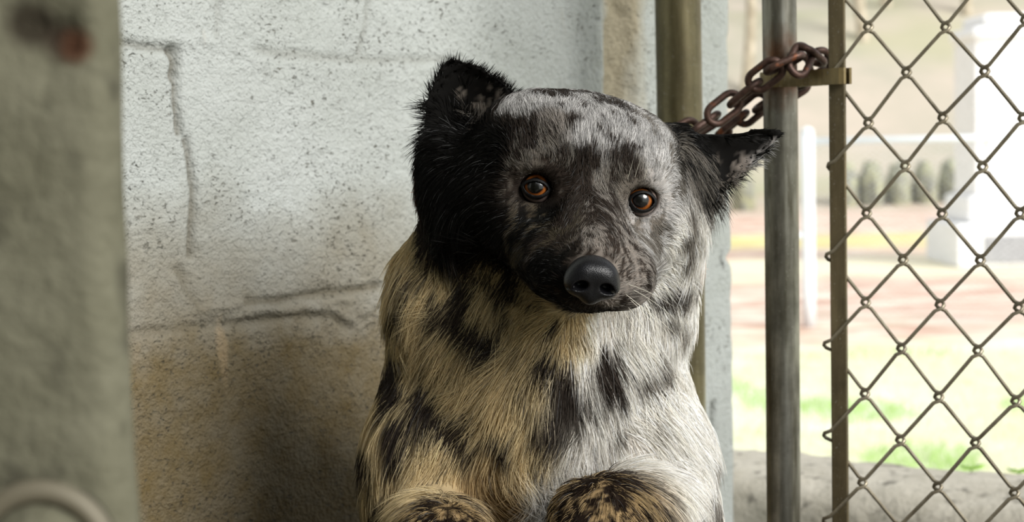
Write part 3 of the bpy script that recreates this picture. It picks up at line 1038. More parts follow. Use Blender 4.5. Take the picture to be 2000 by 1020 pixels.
# forelegs: elbow forward to a bent wrist, paw down on the ledge
legs = {-1: [(838, 1030, 1.19, .031), (850, 1055, 1.12, .027), (868, 1075, 1.06, .0250), (880, 1120, 1.035, .022)],
        1: [(1300, 1010, 1.19, .032), (1245, 1010, 1.12, .029), (1172, 1028, 1.055, .0270), (1160, 1100, 1.03, .0225)]}
for sx, ch in legs.items():
    for a, b in zip(ch[:-1], ch[1:]):
        f.cone(P(*a[:3]), P(*b[:3]), a[3], b[3], 0.015)
paws = {}
for sx, (px, py, d) in {-1: (882, 1135, 1.02), 1: (1158, 1125, 1.015)}.items():
    c = P(px, py, d); paws[sx] = c
    f.ell(c + [0, 0.004, 0.0], (0.024, 0.026, 0.016), None, 0.012)
    for t in range(4):
        ox = (t - 1.5) * 0.0115
        f.ell(c + np.array([ox, -0.020 - 0.004 * (t in (1, 2)), -0.002]), (0.0068, 0.013, 0.0105), None, 0.003)
# haunches, hind legs on the floor
hip = P(1065, 1640, 1.42)
for sx in (-1, 1):
    k0 = hip + [sx * 0.045, 0, -0.02]; k1 = np.array([hip[0] + sx * 0.065, 1.30, 0.235]); k2 = np.array([hip[0] + sx * 0.065, 1.425, 0.125]); k3 = np.array([hip[0] + sx * 0.065, 1.385, 0.03])
    f.cone(k0, k1, 0.058, 0.034, 0.03); f.cone(k1, k2, 0.032, 0.019, 0.015); f.cone(k2, k3, 0.018, 0.015, 0.01)
    f.ell(k3 + [0, -0.025, -0.010], (0.022, 0.036, 0.018), None, 0.012)
    for t in range(4):
        f.ell(k3 + np.array([(t - 1.5) * 0.0115, -0.056, -0.014]), (0.0068, 0.012, 0.0115), None, 0.003)
tl = [hip + [0.0, 0.06, -0.0], hip + [0.03, 0.085, -0.07], hip + [0.06, 0.07, -0.15], hip + [0.08, 0.03, -0.21]]
for a, b, ra, rb in zip(tl[:-1], tl[1:], (.020, .016, .013), (.016, .013, .009)): f.cone(a, b, ra, rb, 0.012)


# ears: cupped, tapering plates
def ear(base_a, base_b, tip, d_base, d_tip, cup, thick, tipr, pw=1.35):
    A, B, T = P(*base_a, d_base), P(*base_b, d_base), P(*tip, d_tip)
    mid = (A + B) / 2; ax = T - mid; ln = np.linalg.norm(ax); ax = ax / ln
    w = (B - A) - ax * ((B - A) @ ax); hw = np.linalg.norm(w) / 2; w = w / (2 * hw)
    nrm = np.cross(w, ax);  nrm = nrm if nrm @ cb > 0 else -nrm
    def sd(Q):
        q = Q - mid
        t = (q @ ax) / ln; x = q @ w; z = q @ nrm
        tt = np.clip(t, -0.3, 1)
        half = hw * np.clip(1 - np.clip(tt, 0, 1) ** pw, 0, 1) * 0.94 + tipr
        surf = cup * ((x / np.maximum(half, 0.004)) ** 2 - 0.55) * (1 - 0.8 * np.clip(tt, 0, 1))
        dz = np.abs(z - surf) - thick * (1 - 0.5 * np.clip(tt, 0, 1))
        dx = (np.abs(x) - half) * 0.85
        dt = np.maximum(t - 1, -0.35 - t) * ln
        m = np.maximum(np.maximum(dx, dt), dz)
        return np.maximum(m, -0.02) + 0.0
    pts = np.array([A, B, T]); f.fn(pts.min(0) - 0.02, pts.max(0) + 0.02, sd, 0.006)
    return mid, ax, w, nrm, ln, hw
earL = ear((832, 262), (1018, 214), (876, 113), 1.165, 1.150, 0.016, 0.0032, 0.004, 1.9)
earR = ear((1352, 272), (1384, 384), (1534, 257), 1.165, 1.160, 0.013, 0.0030, 0.0025)
Vb, Qb = f.nets()
# keep the big connected piece
Vb = relax(Vb, Qb, 4, 0.45)
# seal any loose shell: drop verts not linked to the largest island
par = np.arange(len(Vb))
E = np.vstack([Qb[:, [0, 1]], Qb[:, [1, 2]], Qb[:, [2, 3]]])
lab = np.arange(len(Vb))
for _ in range(400):
    old = lab.copy()
    np.minimum.at(lab, E[:, 0], lab[E[:, 1]]); np.minimum.at(lab, E[:, 1], lab[E[:, 0]])
    lab = lab[lab]
    if (lab == old).all(): break
u_, cN = np.unique(lab, return_counts=True)
keep = lab == u_[cN.argmax()]
remap = -np.ones(len(Vb), int); remap[keep] = np.arange(keep.sum())
Qb = Qb[keep[Qb[:, 0]]]; Qb = remap[Qb]; Vb = Vb[keep]

dog = empty('dog', (float(hip[0]), 1.385, 0.0))
tag(dog, 'black and grey merle shaggy dog with one upright ear and one sideways ear', 'dog')
Qb = Qb.copy()
bvh = BVHTree.FromPolygons([Vector(v) for v in Vb], Qb.tolist())
loc_, nrm_, _, _ = bvh.ray_cast(Vector(CAM), Vector(ray(1050, 750)).normalized())
if nrm_ is not None and Vector(ray(1050, 750)).dot(nrm_) > 0:
    Qb = Qb[:, ::-1]


def hit(px, py):
    r = Vector(ray(px, py)).normalized()
    l, n, i, d = bvh.ray_cast(Vector(CAM), r)
    if l is None:
        l, n, i, d = bvh.find_nearest(Vector(P(px, py, 1.18)))
    return np.array(l)


# ------------------------------------------------------------------ coat: colour, flow and length in the dog's own space
BRN = lin(40, 30, 22); BLK = lin(17, 16, 14); DRK = lin(58, 50, 44); GRY = lin(122, 116, 108); SIL = lin(194, 192, 190); WHT = lin(243, 239, 231); LGR = lin(150, 143, 136); CRM = lin(208, 190, 150); TAN = lin(176, 152, 112); ORG = lin(190, 112, 50); DGR = lin(84, 76, 62)
# (px, py, light colour, dark colour, bias (+ = darker), noise scale 1/m)
REG = [
 (850, 200, BLK, BLK, 3, 60), (930, 150, BLK, BLK, 3, 60), (870, 300, BLK, BLK, 3, 60), (900, 400, BLK, BLK, 3, 60), (880, 480, BLK, BLK, 2.5, 60), (960, 300, DRK, BLK, 2, 90), (950, 470, DRK, BLK, 1.6, 90),
 (1040, 200, SIL, DRK, 0.0, 95), (1120, 210, SIL, DRK, -0.05, 120), (1200, 215, SIL, DRK, -0.12, 120), (1270, 250, SIL, GRY, -0.2, 120), (1150, 260, SIL, DRK, 0.05, 120), (1230, 265, SIL, DRK, 0.0, 120), (1090, 240, LGR, DRK, 0.05, 120), (1060, 270, GRY, DRK, 0.35, 110),
 (1020, 310, GRY, DRK, 0.35, 120), (1100, 330, GRY, DRK, 0.45, 120), (1050, 440, DGR, BLK, 0.45, 140), (1000, 520, DGR, BLK, 0.35, 150), (1100, 440, DGR, DRK, 0.4, 150), (1070, 540, DRK, BLK, 0.5, 150), (1130, 600, DRK, BLK, 0.6, 150),
 (1190, 420, LGR, DRK, 0.15, 150), (1200, 480, LGR, DRK, 0.1, 150), (1230, 340, GRY, DRK, 0.1, 110), (1290, 330, SIL, GRY, -0.35, 110), (1300, 400, SIL, GRY, -0.3, 110), (1230, 560, LGR, DRK, -0.05, 150), (1215, 500, LGR, DRK, -0.05, 150), (1280, 470, SIL, GRY, -0.1, 120),
 (1340, 300, GRY, BLK, 0.4, 90), (1360, 350, GRY, BLK, 0.3, 90), (1330, 480, WHT, GRY, -0.35, 80), (1300, 560, WHT, DRK, -0.3, 70), (1450, 262, BLK, BLK, 2.5, 60), (1390, 270, DRK, BLK, 2, 60), (1520, 258, BLK, BLK, 2.5, 60), (1448, 320, LGR, BLK, -0.2, 130), (1480, 303, SIL, BLK, -0.1, 130), (1515, 281, SIL, BLK, -0.1, 130), (1430, 292, BLK, BLK, 1, 130), (1465, 282, BLK, BLK, 1, 130), (1495, 270, BLK, BLK, 1, 130), (1410, 340, GRY, BLK, 0.2, 130), (925, 185, GRY, BLK, 0.25, 150), (950, 165, GRY, BLK, 0.4, 150),
 (940, 560, CRM, DRK, -0.25, 60), (800, 560, CRM, DRK, -0.5, 55), (850, 545, CRM, DRK, -0.3, 55), (900, 535, CRM, DRK, -0.2, 55), (985, 585, CRM, DRK, -0.3, 60), (1200, 640, WHT, DRK, -0.5, 55), (770, 620, CRM, DRK, -0.4, 55), (1340, 620, WHT, GRY, -0.5, 55), (1100, 625, CRM, DRK, -0.4, 55), (1060, 660, CRM, DRK, -0.4, 55), (860, 680, CRM, DRK, -0.3, 55), (780, 700, CRM, DRK, -0.4, 60), (900, 780, CRM, DRK, -0.45, 60), (780, 850, CRM, DRK, -0.3, 60), (850, 900, CRM, DRK, -0.25, 60),
 (980, 720, CRM, DRK, -0.35, 55), (1000, 880, CRM, DRK, -0.3, 60), (1180, 760, WHT, DRK, -0.35, 50), (1280, 700, WHT, GRY, -0.5, 50), (1300, 850, WHT, GRY, -0.45, 50), (1180, 880, WHT, GRY, -0.35, 50), (1370, 950, WHT, GRY, -0.35, 50),
 (1165, 1000, TAN, BRN, 0.30, 230), (1120, 990, TAN, BRN, 0.2, 230), (1215, 1000, TAN, BRN, 0.15, 230), (850, 1010, TAN, BRN, 0.15, 220), (960, 980, TAN, DRK, -0.5, 60), (1080, 985, WHT, DRK, -0.4, 60), (720, 950, CRM, DRK, -0.1, 60),
]
# patches (px, py, rx, ry, angle deg clockwise, darkness)
PAT = [
 (1080, 770, 34, 55, -8, 1.3), (1050, 720, 20, 30, 10, .9), (1105, 830, 26, 32, -20, .8), (890, 645, 56, 20, 35, 1.0), (845, 590, 20, 40, -10, .8), (940, 690, 22, 24, 20, .8),
 (770, 790, 56, 22, 20, 1.0), (735, 730, 16, 46, 10, .9), (850, 840, 40, 20, 10, .8), (900, 880, 60, 15, 8, .9), (980, 880, 46, 18, -8, .9), (1010, 800, 16, 34, -30, .6), (770, 905, 22, 44, 20, 1.1), (990, 905, 20, 26, 0, .7),
 (1220, 860, 16, 32, 20, 1.0), (1190, 750, 12, 22, -25, .9), (1180, 700, 9, 24, -25, .8), (1290, 742, 26, 18, 20, .6), (1255, 820, 14, 10, 20, .4), (1075, 655, 12, 20, 0, .8), (1210, 672, 14, 14, 0, .4),
 (1300, 580, 40, 12, 8, 1.2), (1340, 500, 10, 36, -20, .9), (1250, 440, 14, 30, 15, 1.1), (1282, 460, 22, 30, 25, .7), (1320, 560, 24, 10, 20, .8), (1345, 430, 12, 26, -10, .8),
 (1075, 185, 30, 9, 8, 1.2), (1195, 198, 26, 11, 5, 1.1), (1120, 235, 22, 12, 20, .7), (1140, 330, 24, 40, 0, .6), (1020, 250, 22, 16, 20, .7), (1080, 235, 20, 8, 10, .8), (1160, 300, 16, 20, 20, .7),
 (1100, 400, 60, 40, 0, .9), (1235, 300, 20, 14, -20, .6), (1265, 225, 24, 8, 10, .5), (1205, 380, 8, 30, -8, .8),
 (1180, 950, 66, 16, 8, .6), (1120, 990, 30, 22, 0, .6), (1230, 985, 22, 22, 0, .7), (830, 1005, 30, 26, 0, .8), (1000, 590, 60, 14, 20, .3), (930, 555, 36, 12, 25, .8), (985, 560, 18, 8, 20, .6),
 (1168, 478, 14, 16, 0, .7), (1250, 395, 34, 12, 0, .0), (1080, 520, 60, 60, 0, .5),
 (715, 900, 14, 40, 0, .9), (760, 845, 34, 16, 10, .8), (745, 640, 12, 26, 10, .8), (925, 825, 26, 10, 10, .7), (800, 760, 14, 20, 20, .6), (1335, 660, 10, 24, 0, .6), (1300, 640, 10, 12, 0, .5), (1040, 860, 20, 16, 0, .8), (890, 590, 14, 20, 20, .7),
 # light flecks
 (1180, 330, 9, 24, 8, -1.6), (1115, 290, 16, 22, 20, -1.1), (1150, 235, 40, 22, 15, -1.0), (1060, 205, 26, 14, 0, -.9), (1000, 320, 10, 12, 0, -1.3), (1018, 500, 7, 16, -10, -1.3), (1080, 460, 7, 12, 25, -1.2),
 (1150, 487, 10, 14, -35, -.9), (1245, 490, 14, 12, 0, -1.2), (1290, 345, 30, 24, 0, -.6), (1240, 265, 34, 18, 15, -.8), (1310, 430, 14, 22, 0, -.8), (1220, 540, 6, 30, 0, -.5), (1045, 300, 14, 8, -20, -.7), (1100, 250, 10, 10, 0, -.6),
 (1030, 440, 8, 10, 0, -.9), (1010, 540, 8, 14, 0, -.7),
]
def to_xz(p): return p[..., 0], p[..., 2]
RP = np.array([hit(r[0], r[1]) for r in REG])
PP = np.array([hit(p[0], p[1]) for p in PAT])
orange_pts = np.array([hit(822, 378), hit(1366, 478)])


def coat(p):
    p = np.asarray(p)
    n = len(p)
    w = np.zeros((n, len(REG)))
    for k in range(len(REG)):
        w[:, k] = 1.0 / (((p - RP[k]) ** 2).sum(1) + 0.006 ** 2) ** 3
    w /= w.sum(1)[:, None]
    Lc = w @ np.array([r[2] for r in REG]); Dc = w @ np.array([r[3] for r in REG]); bias = w @ np.array([r[4] for r in REG]); scv = w @ np.array([r[5] for r in REG])
    q = p * np.array([1, 1, 0.6])
    nA = fbm(q, 50, 3, 201) ; nB = fbm(q, 150, 3, 202)
    t = np.clip((scv - 50) / 80, 0, 1)
    nz = (nA * (1 - t) + nB * t) * (2.2 + 1.2 * t)
    nC = fbm(q, 280, 2, 203); t2 = np.clip((scv - 130) / 90, 0, 1); nz = nz * (1 - t2) + nC * 3.0 * t2
    ex = np.zeros(n)
    wob = np.stack([vnoise(p, 60, 301), vnoise(p, 60, 302)], 1) * 0.006
    for k, (px, py, rx, ry, an, dk) in enumerate(PAT):
        dx = (p[:, 0] - PP[k][0] + wob[:, 0]) * 2900; dz = -(p[:, 2] - PP[k][2] + wob[:, 1]) * 2900
        a = math.radians(an); X = dx * math.cos(a) + dz * math.sin(a); Y = -dx * math.sin(a) + dz * math.cos(a)
        dy = (p[:, 1] - PP[k][1]) * 2900 / 140
        g_ = np.exp(-((X / rx) ** 2 + (Y / ry) ** 2) * 0.9 - dy ** 2)
        ex += dk * 1.1 * g_
    m = sstep(-0.24, 0.32, nz * (0.72 + 0.1 * t) + bias + ex + (0.15 + 0.22 * t) * rng.normal(size=n) - 0.10)
    c = Lc * (1 - m)[:, None] + Dc * m[:, None]
    for o in orange_pts:
        g_ = np.exp(-((p - o) ** 2).sum(1) / 0.011 ** 2)[:, None]
        c = c * (1 - g_) + np.array(ORG) * g_
    return c


# flow guides: px, py, dir x, dir y (picture, y down), length mm, lift
GUI = [
 (1165, 470, -0.1, -1, 5, .25), (1110, 520, -1, -.5, 5, .25), (1225, 540, 1, -.4, 5, .25), (1060, 560, -1, .3, 7, .3), (1240, 590, 1, .5, 7, .3), (1140, 600, -0.2, .8, 6, .3), (1180, 610, 0.2, .8, 6, .3), (1030, 600, -0.7, .7, 9, .3),
 (1150, 420, -0.05, -1, 6, .25), (1150, 360, 0, -1, 8, .3), (1150, 300, 0, -1, 11, .35), (1150, 240, 0, -1, 13, .4), (1150, 200, 0.1, -1, 13, .4), (1050, 320, -0.3, -1, 9, .3), (1050, 260, -0.3, -1, 12, .4), (1040, 200, -0.2, -1, 14, .5),
 (1250, 340, 0.3, -1, 9, .3), (1260, 280, 0.5, -1, 12, .4), (1230, 210, 0.4, -1, 14, .45), (1300, 260, 0.8, -.7, 14, .45), (1010, 370, -1, -.2, 9, .3), (1290, 390, 1, 0, 9, .3), (1030, 430, -1, .2, 9, .3), (1270, 440, 1, .4, 10, .3),
 (980, 460, -1, .6, 14, .4), (1000, 500, -1, .5, 10, .35), (1320, 430, 0.9, .7, 18, .4), (1300, 500, 0.8, .8, 18, .4), (1340, 540, 0.7, .8, 26, .5), (1290, 560, 0.7, .8, 20, .4),
 (940, 330, -1, .1, 20, .5), (900, 260, -1, .2, 14, .5), (850, 300, -1, .25, 15, .6), (850, 380, -.7, .8, 20, .6), (880, 450, -0.6, .9, 28.8, .6), (930, 500, -0.5, 1, 27.4, .5), (850, 230, -1, .1, 11, .7), (835, 350, -.7, .7, 20, .6),
 (870, 130, -0.2, -1, 7, .4), (900, 160, 0.4, -.6, 12, .4), (960, 170, 0.5, -.6, 10, .4), (860, 180, -0.3, -1, 10, .4), (930, 200, -0.3, .6, 20, .5),
 (832, 212, -1, .1, 19, .9), (834, 258, -1, .4, 19, .8), (845, 160, -0.2, -1, 5, .3), (842, 220, -0.4, -1, 8, .4), (870, 108, 0, -1, 4, .3), (920, 130, 0.6, -.8, 5, .3), (980, 165, 0.6, -.8, 7, .3), (890, 230, 0.1, -1, 12, .5), (1340, 240, 1, 0.05, 8, .3), (1385, 245, 1, 0.05, 6, .25), (1420, 250, 1, 0, 6, .3), (1500, 255, 1, .1, 5, .3), (1430, 300, 0.9, .4, 9, .4), (1470, 290, 0.9, .5, 9, .4), (1530, 256, 1, 0, 4, .3), (1410, 320, 0.8, .6, 12, .5), (1390, 345, 0.6, .9, 15, .6), (1370, 380, 0.4, 1, 24, .6), (1350, 330, 0.6, .8, 18, .5),
 (1360, 450, 0.4, 1, 26, .6), (940, 560, -0.6, .8, 27.4, .4), (1060, 630, -0.3, 1, 27.4, .4), (1150, 640, 0.3, 1, 27.4, .4), (1240, 630, 0.7, .9, 27.4, .4), (1330, 620, 0.9, .8, 28.1, .5),
 (800, 560, -0.4, 1, 28.8, .4), (780, 640, -0.75, .9, 29.5, .4), (860, 660, -0.85, .9, 30.9, .35), (960, 700, -0.75, 1, 31.6, .35), (740, 720, -0.55, 1, 28.8, .4), (850, 780, -0.75, 1, 30.9, .35), (1000, 800, -0.5, 1, 31.6, .35), (1080, 740, -0.05, 1, 31.6, .35),
 (1160, 740, 0.45, 1, 31.6, .35), (1260, 700, 0.7, 1, 30.2, .4), (1320, 740, 0.7, 1, 29.5, .45), (1280, 820, 0.7, 1, 28.8, .35), (1350, 850, 0.6, 1, 28.1, .4), (1180, 860, 0.5, 1, 28.8, .35), (720, 850, -0.45, 1, 27.4, .35), (800, 900, -0.45, 1, 28.1, .35), (900, 900, -0.65, 1, 28.8, .35),
 (1040, 900, 0, 1, 29.5, .35), (1380, 960, 0.3, 1, 27.4, .4), (1300, 950, 0.8, .5, 24, .35), (1165, 985, 0, 1, 10, .6), (1110, 1000, -.4, 1, 10, .6), (1225, 1000, .4, 1, 10, .6), (1250, 970, 0.6, .5, 20, .35), (1165, 1015, 0, 1, 9, .7), (860, 1015, 0, 1, 11, .6), (800, 1010, -.4, 1, 13, .5), (960, 960, 0.9, .5, 24, .35), (720, 1000, 0, 1, 26, .4), (1080, 980, -0.6, .8, 26, .35),
]
GP = np.array([hit(g_[0], g_[1]) for g_ in GUI])
GD = []
for g_ in GUI:
    d = cr * g_[2] - cu * g_[3]
    GD.append(d / np.linalg.norm(d))
GD = np.array(GD); GL = np.array([g_[4] for g_ in GUI]) / 1000; GF = np.array([g_[5] for g_ in GUI])


def fur_field(p):
    w = np.zeros((len(p), len(GUI)))
    for k in range(len(GUI)):
        w[:, k] = 1.0 / (((p - GP[k]) ** 2).sum(1) + 0.008 ** 2) ** 2.2
    w /= w.sum(1)[:, None]
    return w @ GD, w @ GL, w @ GF


# skin mesh with the coat colour under the hair
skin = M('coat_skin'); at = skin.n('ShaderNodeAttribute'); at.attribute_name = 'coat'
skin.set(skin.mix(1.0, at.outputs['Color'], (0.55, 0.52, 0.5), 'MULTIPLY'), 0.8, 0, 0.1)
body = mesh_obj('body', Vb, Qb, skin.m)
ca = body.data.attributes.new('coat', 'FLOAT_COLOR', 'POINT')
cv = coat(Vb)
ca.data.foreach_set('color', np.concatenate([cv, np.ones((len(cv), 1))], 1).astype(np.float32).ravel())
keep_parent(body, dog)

# hair roots
NH = 190000
tri = np.vstack([Qb[:, [0, 1, 2]], Qb[:, [0, 2, 3]]])
A, B, C = Vb[tri[:, 0]], Vb[tri[:, 1]], Vb[tri[:, 2]]
fn_ = np.cross(B - A, C - A); ar = np.linalg.norm(fn_, axis=1) + 1e-12
vn = np.zeros_like(Vb)
for k in range(3): np.add.at(vn, tri[:, k], fn_)
vn /= np.linalg.norm(vn, axis=1)[:, None] + 1e-12
cen = (A + B + C) / 3
# share of hairs: more on the head, fewer on what faces away or lies under the frame
pxc, pyc = proj(cen)
facing = ((fn_ / ar[:, None]) * (CAM - cen)).sum(1) / np.linalg.norm(CAM - cen, axis=1)
head = np.exp(-((cen - H(0, -0.01, -0.01)) ** 2).sum(1) / 0.10 ** 2)
wgt = ar * (0.35 + 2.6 * head) * np.where(facing > -0.35, 1.0, 0.22) * np.where(pyc < 1060, 1.0, 0.22)
pick = rng.choice(len(tri), NH, p=wgt / wgt.sum())
r1 = np.sqrt(rng.random(NH)); r2 = rng.random(NH)
ba = np.stack([1 - r1, r1 * (1 - r2), r1 * r2], 1)
root = A[pick] * ba[:, :1] + B[pick] * ba[:, 1:2] + C[pick] * ba[:, 2:]
nr = vn[tri[pick, 0]] * ba[:, :1] + vn[tri[pick, 1]] * ba[:, 1:2] + vn[tri[pick, 2]] * ba[:, 2:]
nr /= np.linalg.norm(nr, axis=1)[:, None]
NOSE = P(1157, 545, 1.012)
ok = np.ones(NH, bool)
for e in (eyeL, eyeR):
    d = root - (e + cb * 0.006); d2 = d - cb * (d @ cb)[:, None]
    ok &= ~((np.linalg.norm(d2 @ HB / np.array([1.0, 0.74, 1.0]), axis=1) < 0.0086) & (np.linalg.norm(d, axis=1) < 0.022))
ok &= np.linalg.norm((root - NOSE) @ HB / np.array([0.0175, 0.0145, 0.02]), axis=1) > 1.0
root, nr = root[ok], nr[ok]
NH = len(root)
D_, Ln, Lf = fur_field(root)
pxr, pyr = proj(root)
# lower body, back and paws: short and pointing down
low = sstep(0.62, 0.52, root[:, 2])[:, None]
D_ = D_ * (1 - low) + np.array([0, 0.15, -1.0]) * low
pw = np.zeros(NH)
for c in paws.values(): pw = np.maximum(pw, sstep(0.055, 0.03, np.linalg.norm(root - c, axis=1)))
pw = np.maximum(pw, sstep(0.16, 0.08, root[:, 2]))
Ln = Ln * (1 - pw) + 0.007 * pw
for e in (eyeL, eyeR):                # hair lies away from the eyes
    d = root - (e + cb * 0.006); dn_ = np.linalg.norm(d, axis=1)
    k = sstep(0.030, 0.014, dn_)[:, None]
    D_ = D_ * (1 - k) + d / dn_[:, None] * k
    Ln = Ln * (1 - 0.55 * k[:, 0]); Lf = Lf * (1 - 0.4 * k[:, 0])
def cell_center(p, size, seed):
    q = np.floor(p / size).astype(np.int64) + 500
    j = np.stack([hash3(q[:, 0], q[:, 1], q[:, 2], seed + a) for a in range(3)], 1)
    return (q - 500 + j) * size
# gentle waves in the lie of the coat
sw = np.stack([vnoise(root, 38, 401), vnoise(root, 38, 402), vnoise(root, 38, 403)], 1)
cj = cell_center(root, 0.013, 61)
sw2 = np.stack([vnoise(cj, 311, 411), vnoise(cj, 311, 412), vnoise(cj, 311, 413)], 1)
D_ = D_ + (0.55 * sw + 0.38 * sw2) * (0.25 + 0.75 * sstep(0.008, 0.03, Ln))[:, None] + 0.10 * rng.normal(size=D_.shape)
T_ = D_ - nr * (D_ * nr).sum(1)[:, None]
T_ /= np.linalg.norm(T_, axis=1)[:, None] + 1e-9
Ln = Ln * rng.uniform(0.65, 1.2, NH) * (1 + 0.18 * vnoise(root, 90, 405))
earness = np.zeros(NH)
for (mid_e, ax_e, w_e, n_e, ln_e, hw_e) in (earL, earR):
    qe = root - mid_e
    earness = np.maximum(earness, sstep(-0.05, 0.25, (qe @ ax_e) / ln_e) * (np.abs(qe @ n_e) < 0.02) * (np.abs(qe @ w_e) < hw_e + 0.008))
Lf = (Lf * (1 - 0.6 * earness) + 0.28 * sstep(0.016, 0.006, Ln) * (1 - earness)) * rng.uniform(0.6, 1.5, NH)
# clumps
K = 7
ts = np.linspace(0, 1, K)
pts = np.zeros((NH, K, 3))
pts[:, 0] = root - nr * 0.001
dirv = T_ + nr * Lf[:, None]
grav = np.array([0, 0, -1.0])
cl1 = cell_center(root, 0.0075, 11) - root
cl1 -= nr * (cl1 * nr).sum(1)[:, None]
cl2 = cell_center(root, 0.016, 23) - root
cl2 -= nr * (cl2 * nr).sum(1)[:, None]
lng = sstep(0.007, 0.03, Ln)[:, None]
ph = rng.uniform(0, 6.28, NH)[:, None]
sd_ = np.cross(T_, nr)
cur = pts[:, 0].copy()
for k in range(1, K):
    t = ts[k]
    d = T_ + nr * (Lf * (1.25 - 1.5 * t)).clip(-0.05)[:, None] + grav * 0.30 * t * lng + 0.10 * sd_ * np.cos(ph + 5 * t) * lng
    d /= np.linalg.norm(d, axis=1)[:, None]
    cur = cur + d * (Ln / (K - 1))[:, None]
    pts[:, k] = cur + (cl1 * 0.62 * t ** 1.4 + cl2 * 0.22 * t ** 1.6) * (0.35 + 0.65 * lng)
col = coat(root + T_ * (Ln * 0.55)[:, None])
jitr = rng.uniform(0.68, 1.38, NH)[:, None]
clj = 1 + 0.22 * vnoise(cell_center(root, 0.010, 31), 300, 77)[:, None]
col = np.clip(col * jitr * clj, 0.0, 0.92)
# odd pale or dark hairs among the others
odd = rng.random(NH) < 0.05
col[odd] = col[odd] * 0.5 + 0.10
rad = np.interp(Ln, [0.004, 0.015, 0.04], [0.00014, 0.00016, 0.00019])
bk = (pyr > 1080) | (((CAM - root) * nr).sum(1) < -0.02)
rad = np.where(bk, rad * 2.0, rad)
prof = np.array([1.0, 1.0, 0.95, 0.85, 0.7, 0.45, 0.12])
hm_ = M('dog_hair')
at = hm_.n('ShaderNodeAttribute'); at.attribute_name = 'coat'
hm_.set(at.outputs['Color'], 0.5, 0, 0.14)
tr = hm_.n('ShaderNodeBsdfTranslucent'); hm_.l(at.outputs['Color'], tr.inputs['Color'])
mx = hm_.n('ShaderNodeMixShader', i_0=0.36)
hm_.l(hm_.b.outputs[0], mx.inputs[1]); hm_.l(tr.outputs[0], mx.inputs[2])
hm_.l(mx.outputs[0], hm_.t.nodes['Material Output'].inputs['Surface'])
furo = hair_obj('fur', pts, rad[:, None] * prof[None], hm_.m, col)
furo.parent = body

# whiskers
wk = []
for sx, lst in ((1, [(1222, 575, 1, .75), (1230, 585, 1, .9), (1225, 598, .8, 1), (1236, 566, 1, .5), (1215, 605, .7, 1), (1240, 590, 1, .65), (1228, 556, 1, .3)]),
                ):
    for (px, py, dx, dy) in lst:
        p = hit(px, py); d = cr * dx - cu * dy + cb * 0.35; d /= np.linalg.norm(d); ln = random.uniform(0.030, 0.046)
        wk.append([p + d * ln * t + np.array([0, 0, -0.006]) * t * t for t in ts])
for (px, py) in ((1225, 352), (1240, 346), (1258, 350)):
    p = hit(px, py); d = cr * 0.2 + cu * 0.8 + cb * 0.6; d /= np.linalg.norm(d)
    wk.append([p + d * 0.016 * t for t in ts])
wkm = M('whisker').set(lin(225, 220, 205), 0.4)
furo2 = hair_obj('whiskers', np.array(wk), np.tile(0.00014 * prof, (len(wk), 1)), wkm)
furo2.parent = body

# eyes
def eye_mat():
    s = M('amber_eye')
    v = s.coord()
    sep = s.n('ShaderNodeSeparateXYZ'); s.l(v, sep.inputs[0])
    r = s.math('SQRT', s.math('ADD', s.math('MULTIPLY', sep.outputs[0], sep.outputs[0]), s.math('MULTIPLY', sep.outputs[1], sep.outputs[1])))
    rn = s.math('DIVIDE', r, EYE_R)
    st = s.n('ShaderNodeTexNoise', i_Scale=900, i_Detail=2); s.l(v, st.inputs['Vector'])
    rr = s.math('ADD', rn, s.math('MULTIPLY', s.math('SUBTRACT', st.outputs['Fac'], 0.5), 0.05))
    c = s.ramp(rr, [(0.0, (0.001, 0.001, 0.001)), (0.47, (0.001, 0.001, 0.001)), (0.50, lin(96, 50, 18)), (0.60, lin(150, 86, 34)), (0.68, lin(90, 48, 18)), (0.72, (0.004, 0.003, 0.002)), (0.80, (0.004, 0.003, 0.002)), (0.85, lin(120, 104, 98))])
    s.set(c, 0.3, 0, 0.3, 0.8)
    s.b.inputs['Coat Roughness'].default_value = 0.03
    return s.m
em = eye_mat()
lid_m = M('eyelid_skin').set((0.004, 0.0035, 0.0035), 0.6, 0, 0.2)
def sphere_mesh(r, n=28):
    V = []; F = []
    for i in range(n + 1):
        t = math.pi * i / n
        for j in range(2 * n):
            a = math.pi * j / n
            x, y, z = math.sin(t) * math.cos(a), math.sin(t) * math.sin(a), math.cos(t)
            k = 1 + 0.10 * max(0, (z - 0.72) / 0.28) ** 1.2 * 0.6      # cornea bulge
            V.append((r * x, r * y, r * z * k))
    for i in range(n):
        for j in range(2 * n):
            a = i * 2 * n + j; b = i * 2 * n + (j + 1) % (2 * n); F.append((a, a + 2 * n, b + 2 * n, b))
    return V, F
def place(o, M3, loc):
    o.matrix_basis = Matrix(np.block([[M3, np.array(loc)[:, None]], [np.zeros((1, 3)), np.ones((1, 1))]]).tolist())
def basis_z(z, up=cu):
    z = z / np.linalg.norm(z); x = np.cross(up, z); x /= np.linalg.norm(x); y = np.cross(z, x)
    return np.stack([x, y, z], 1)
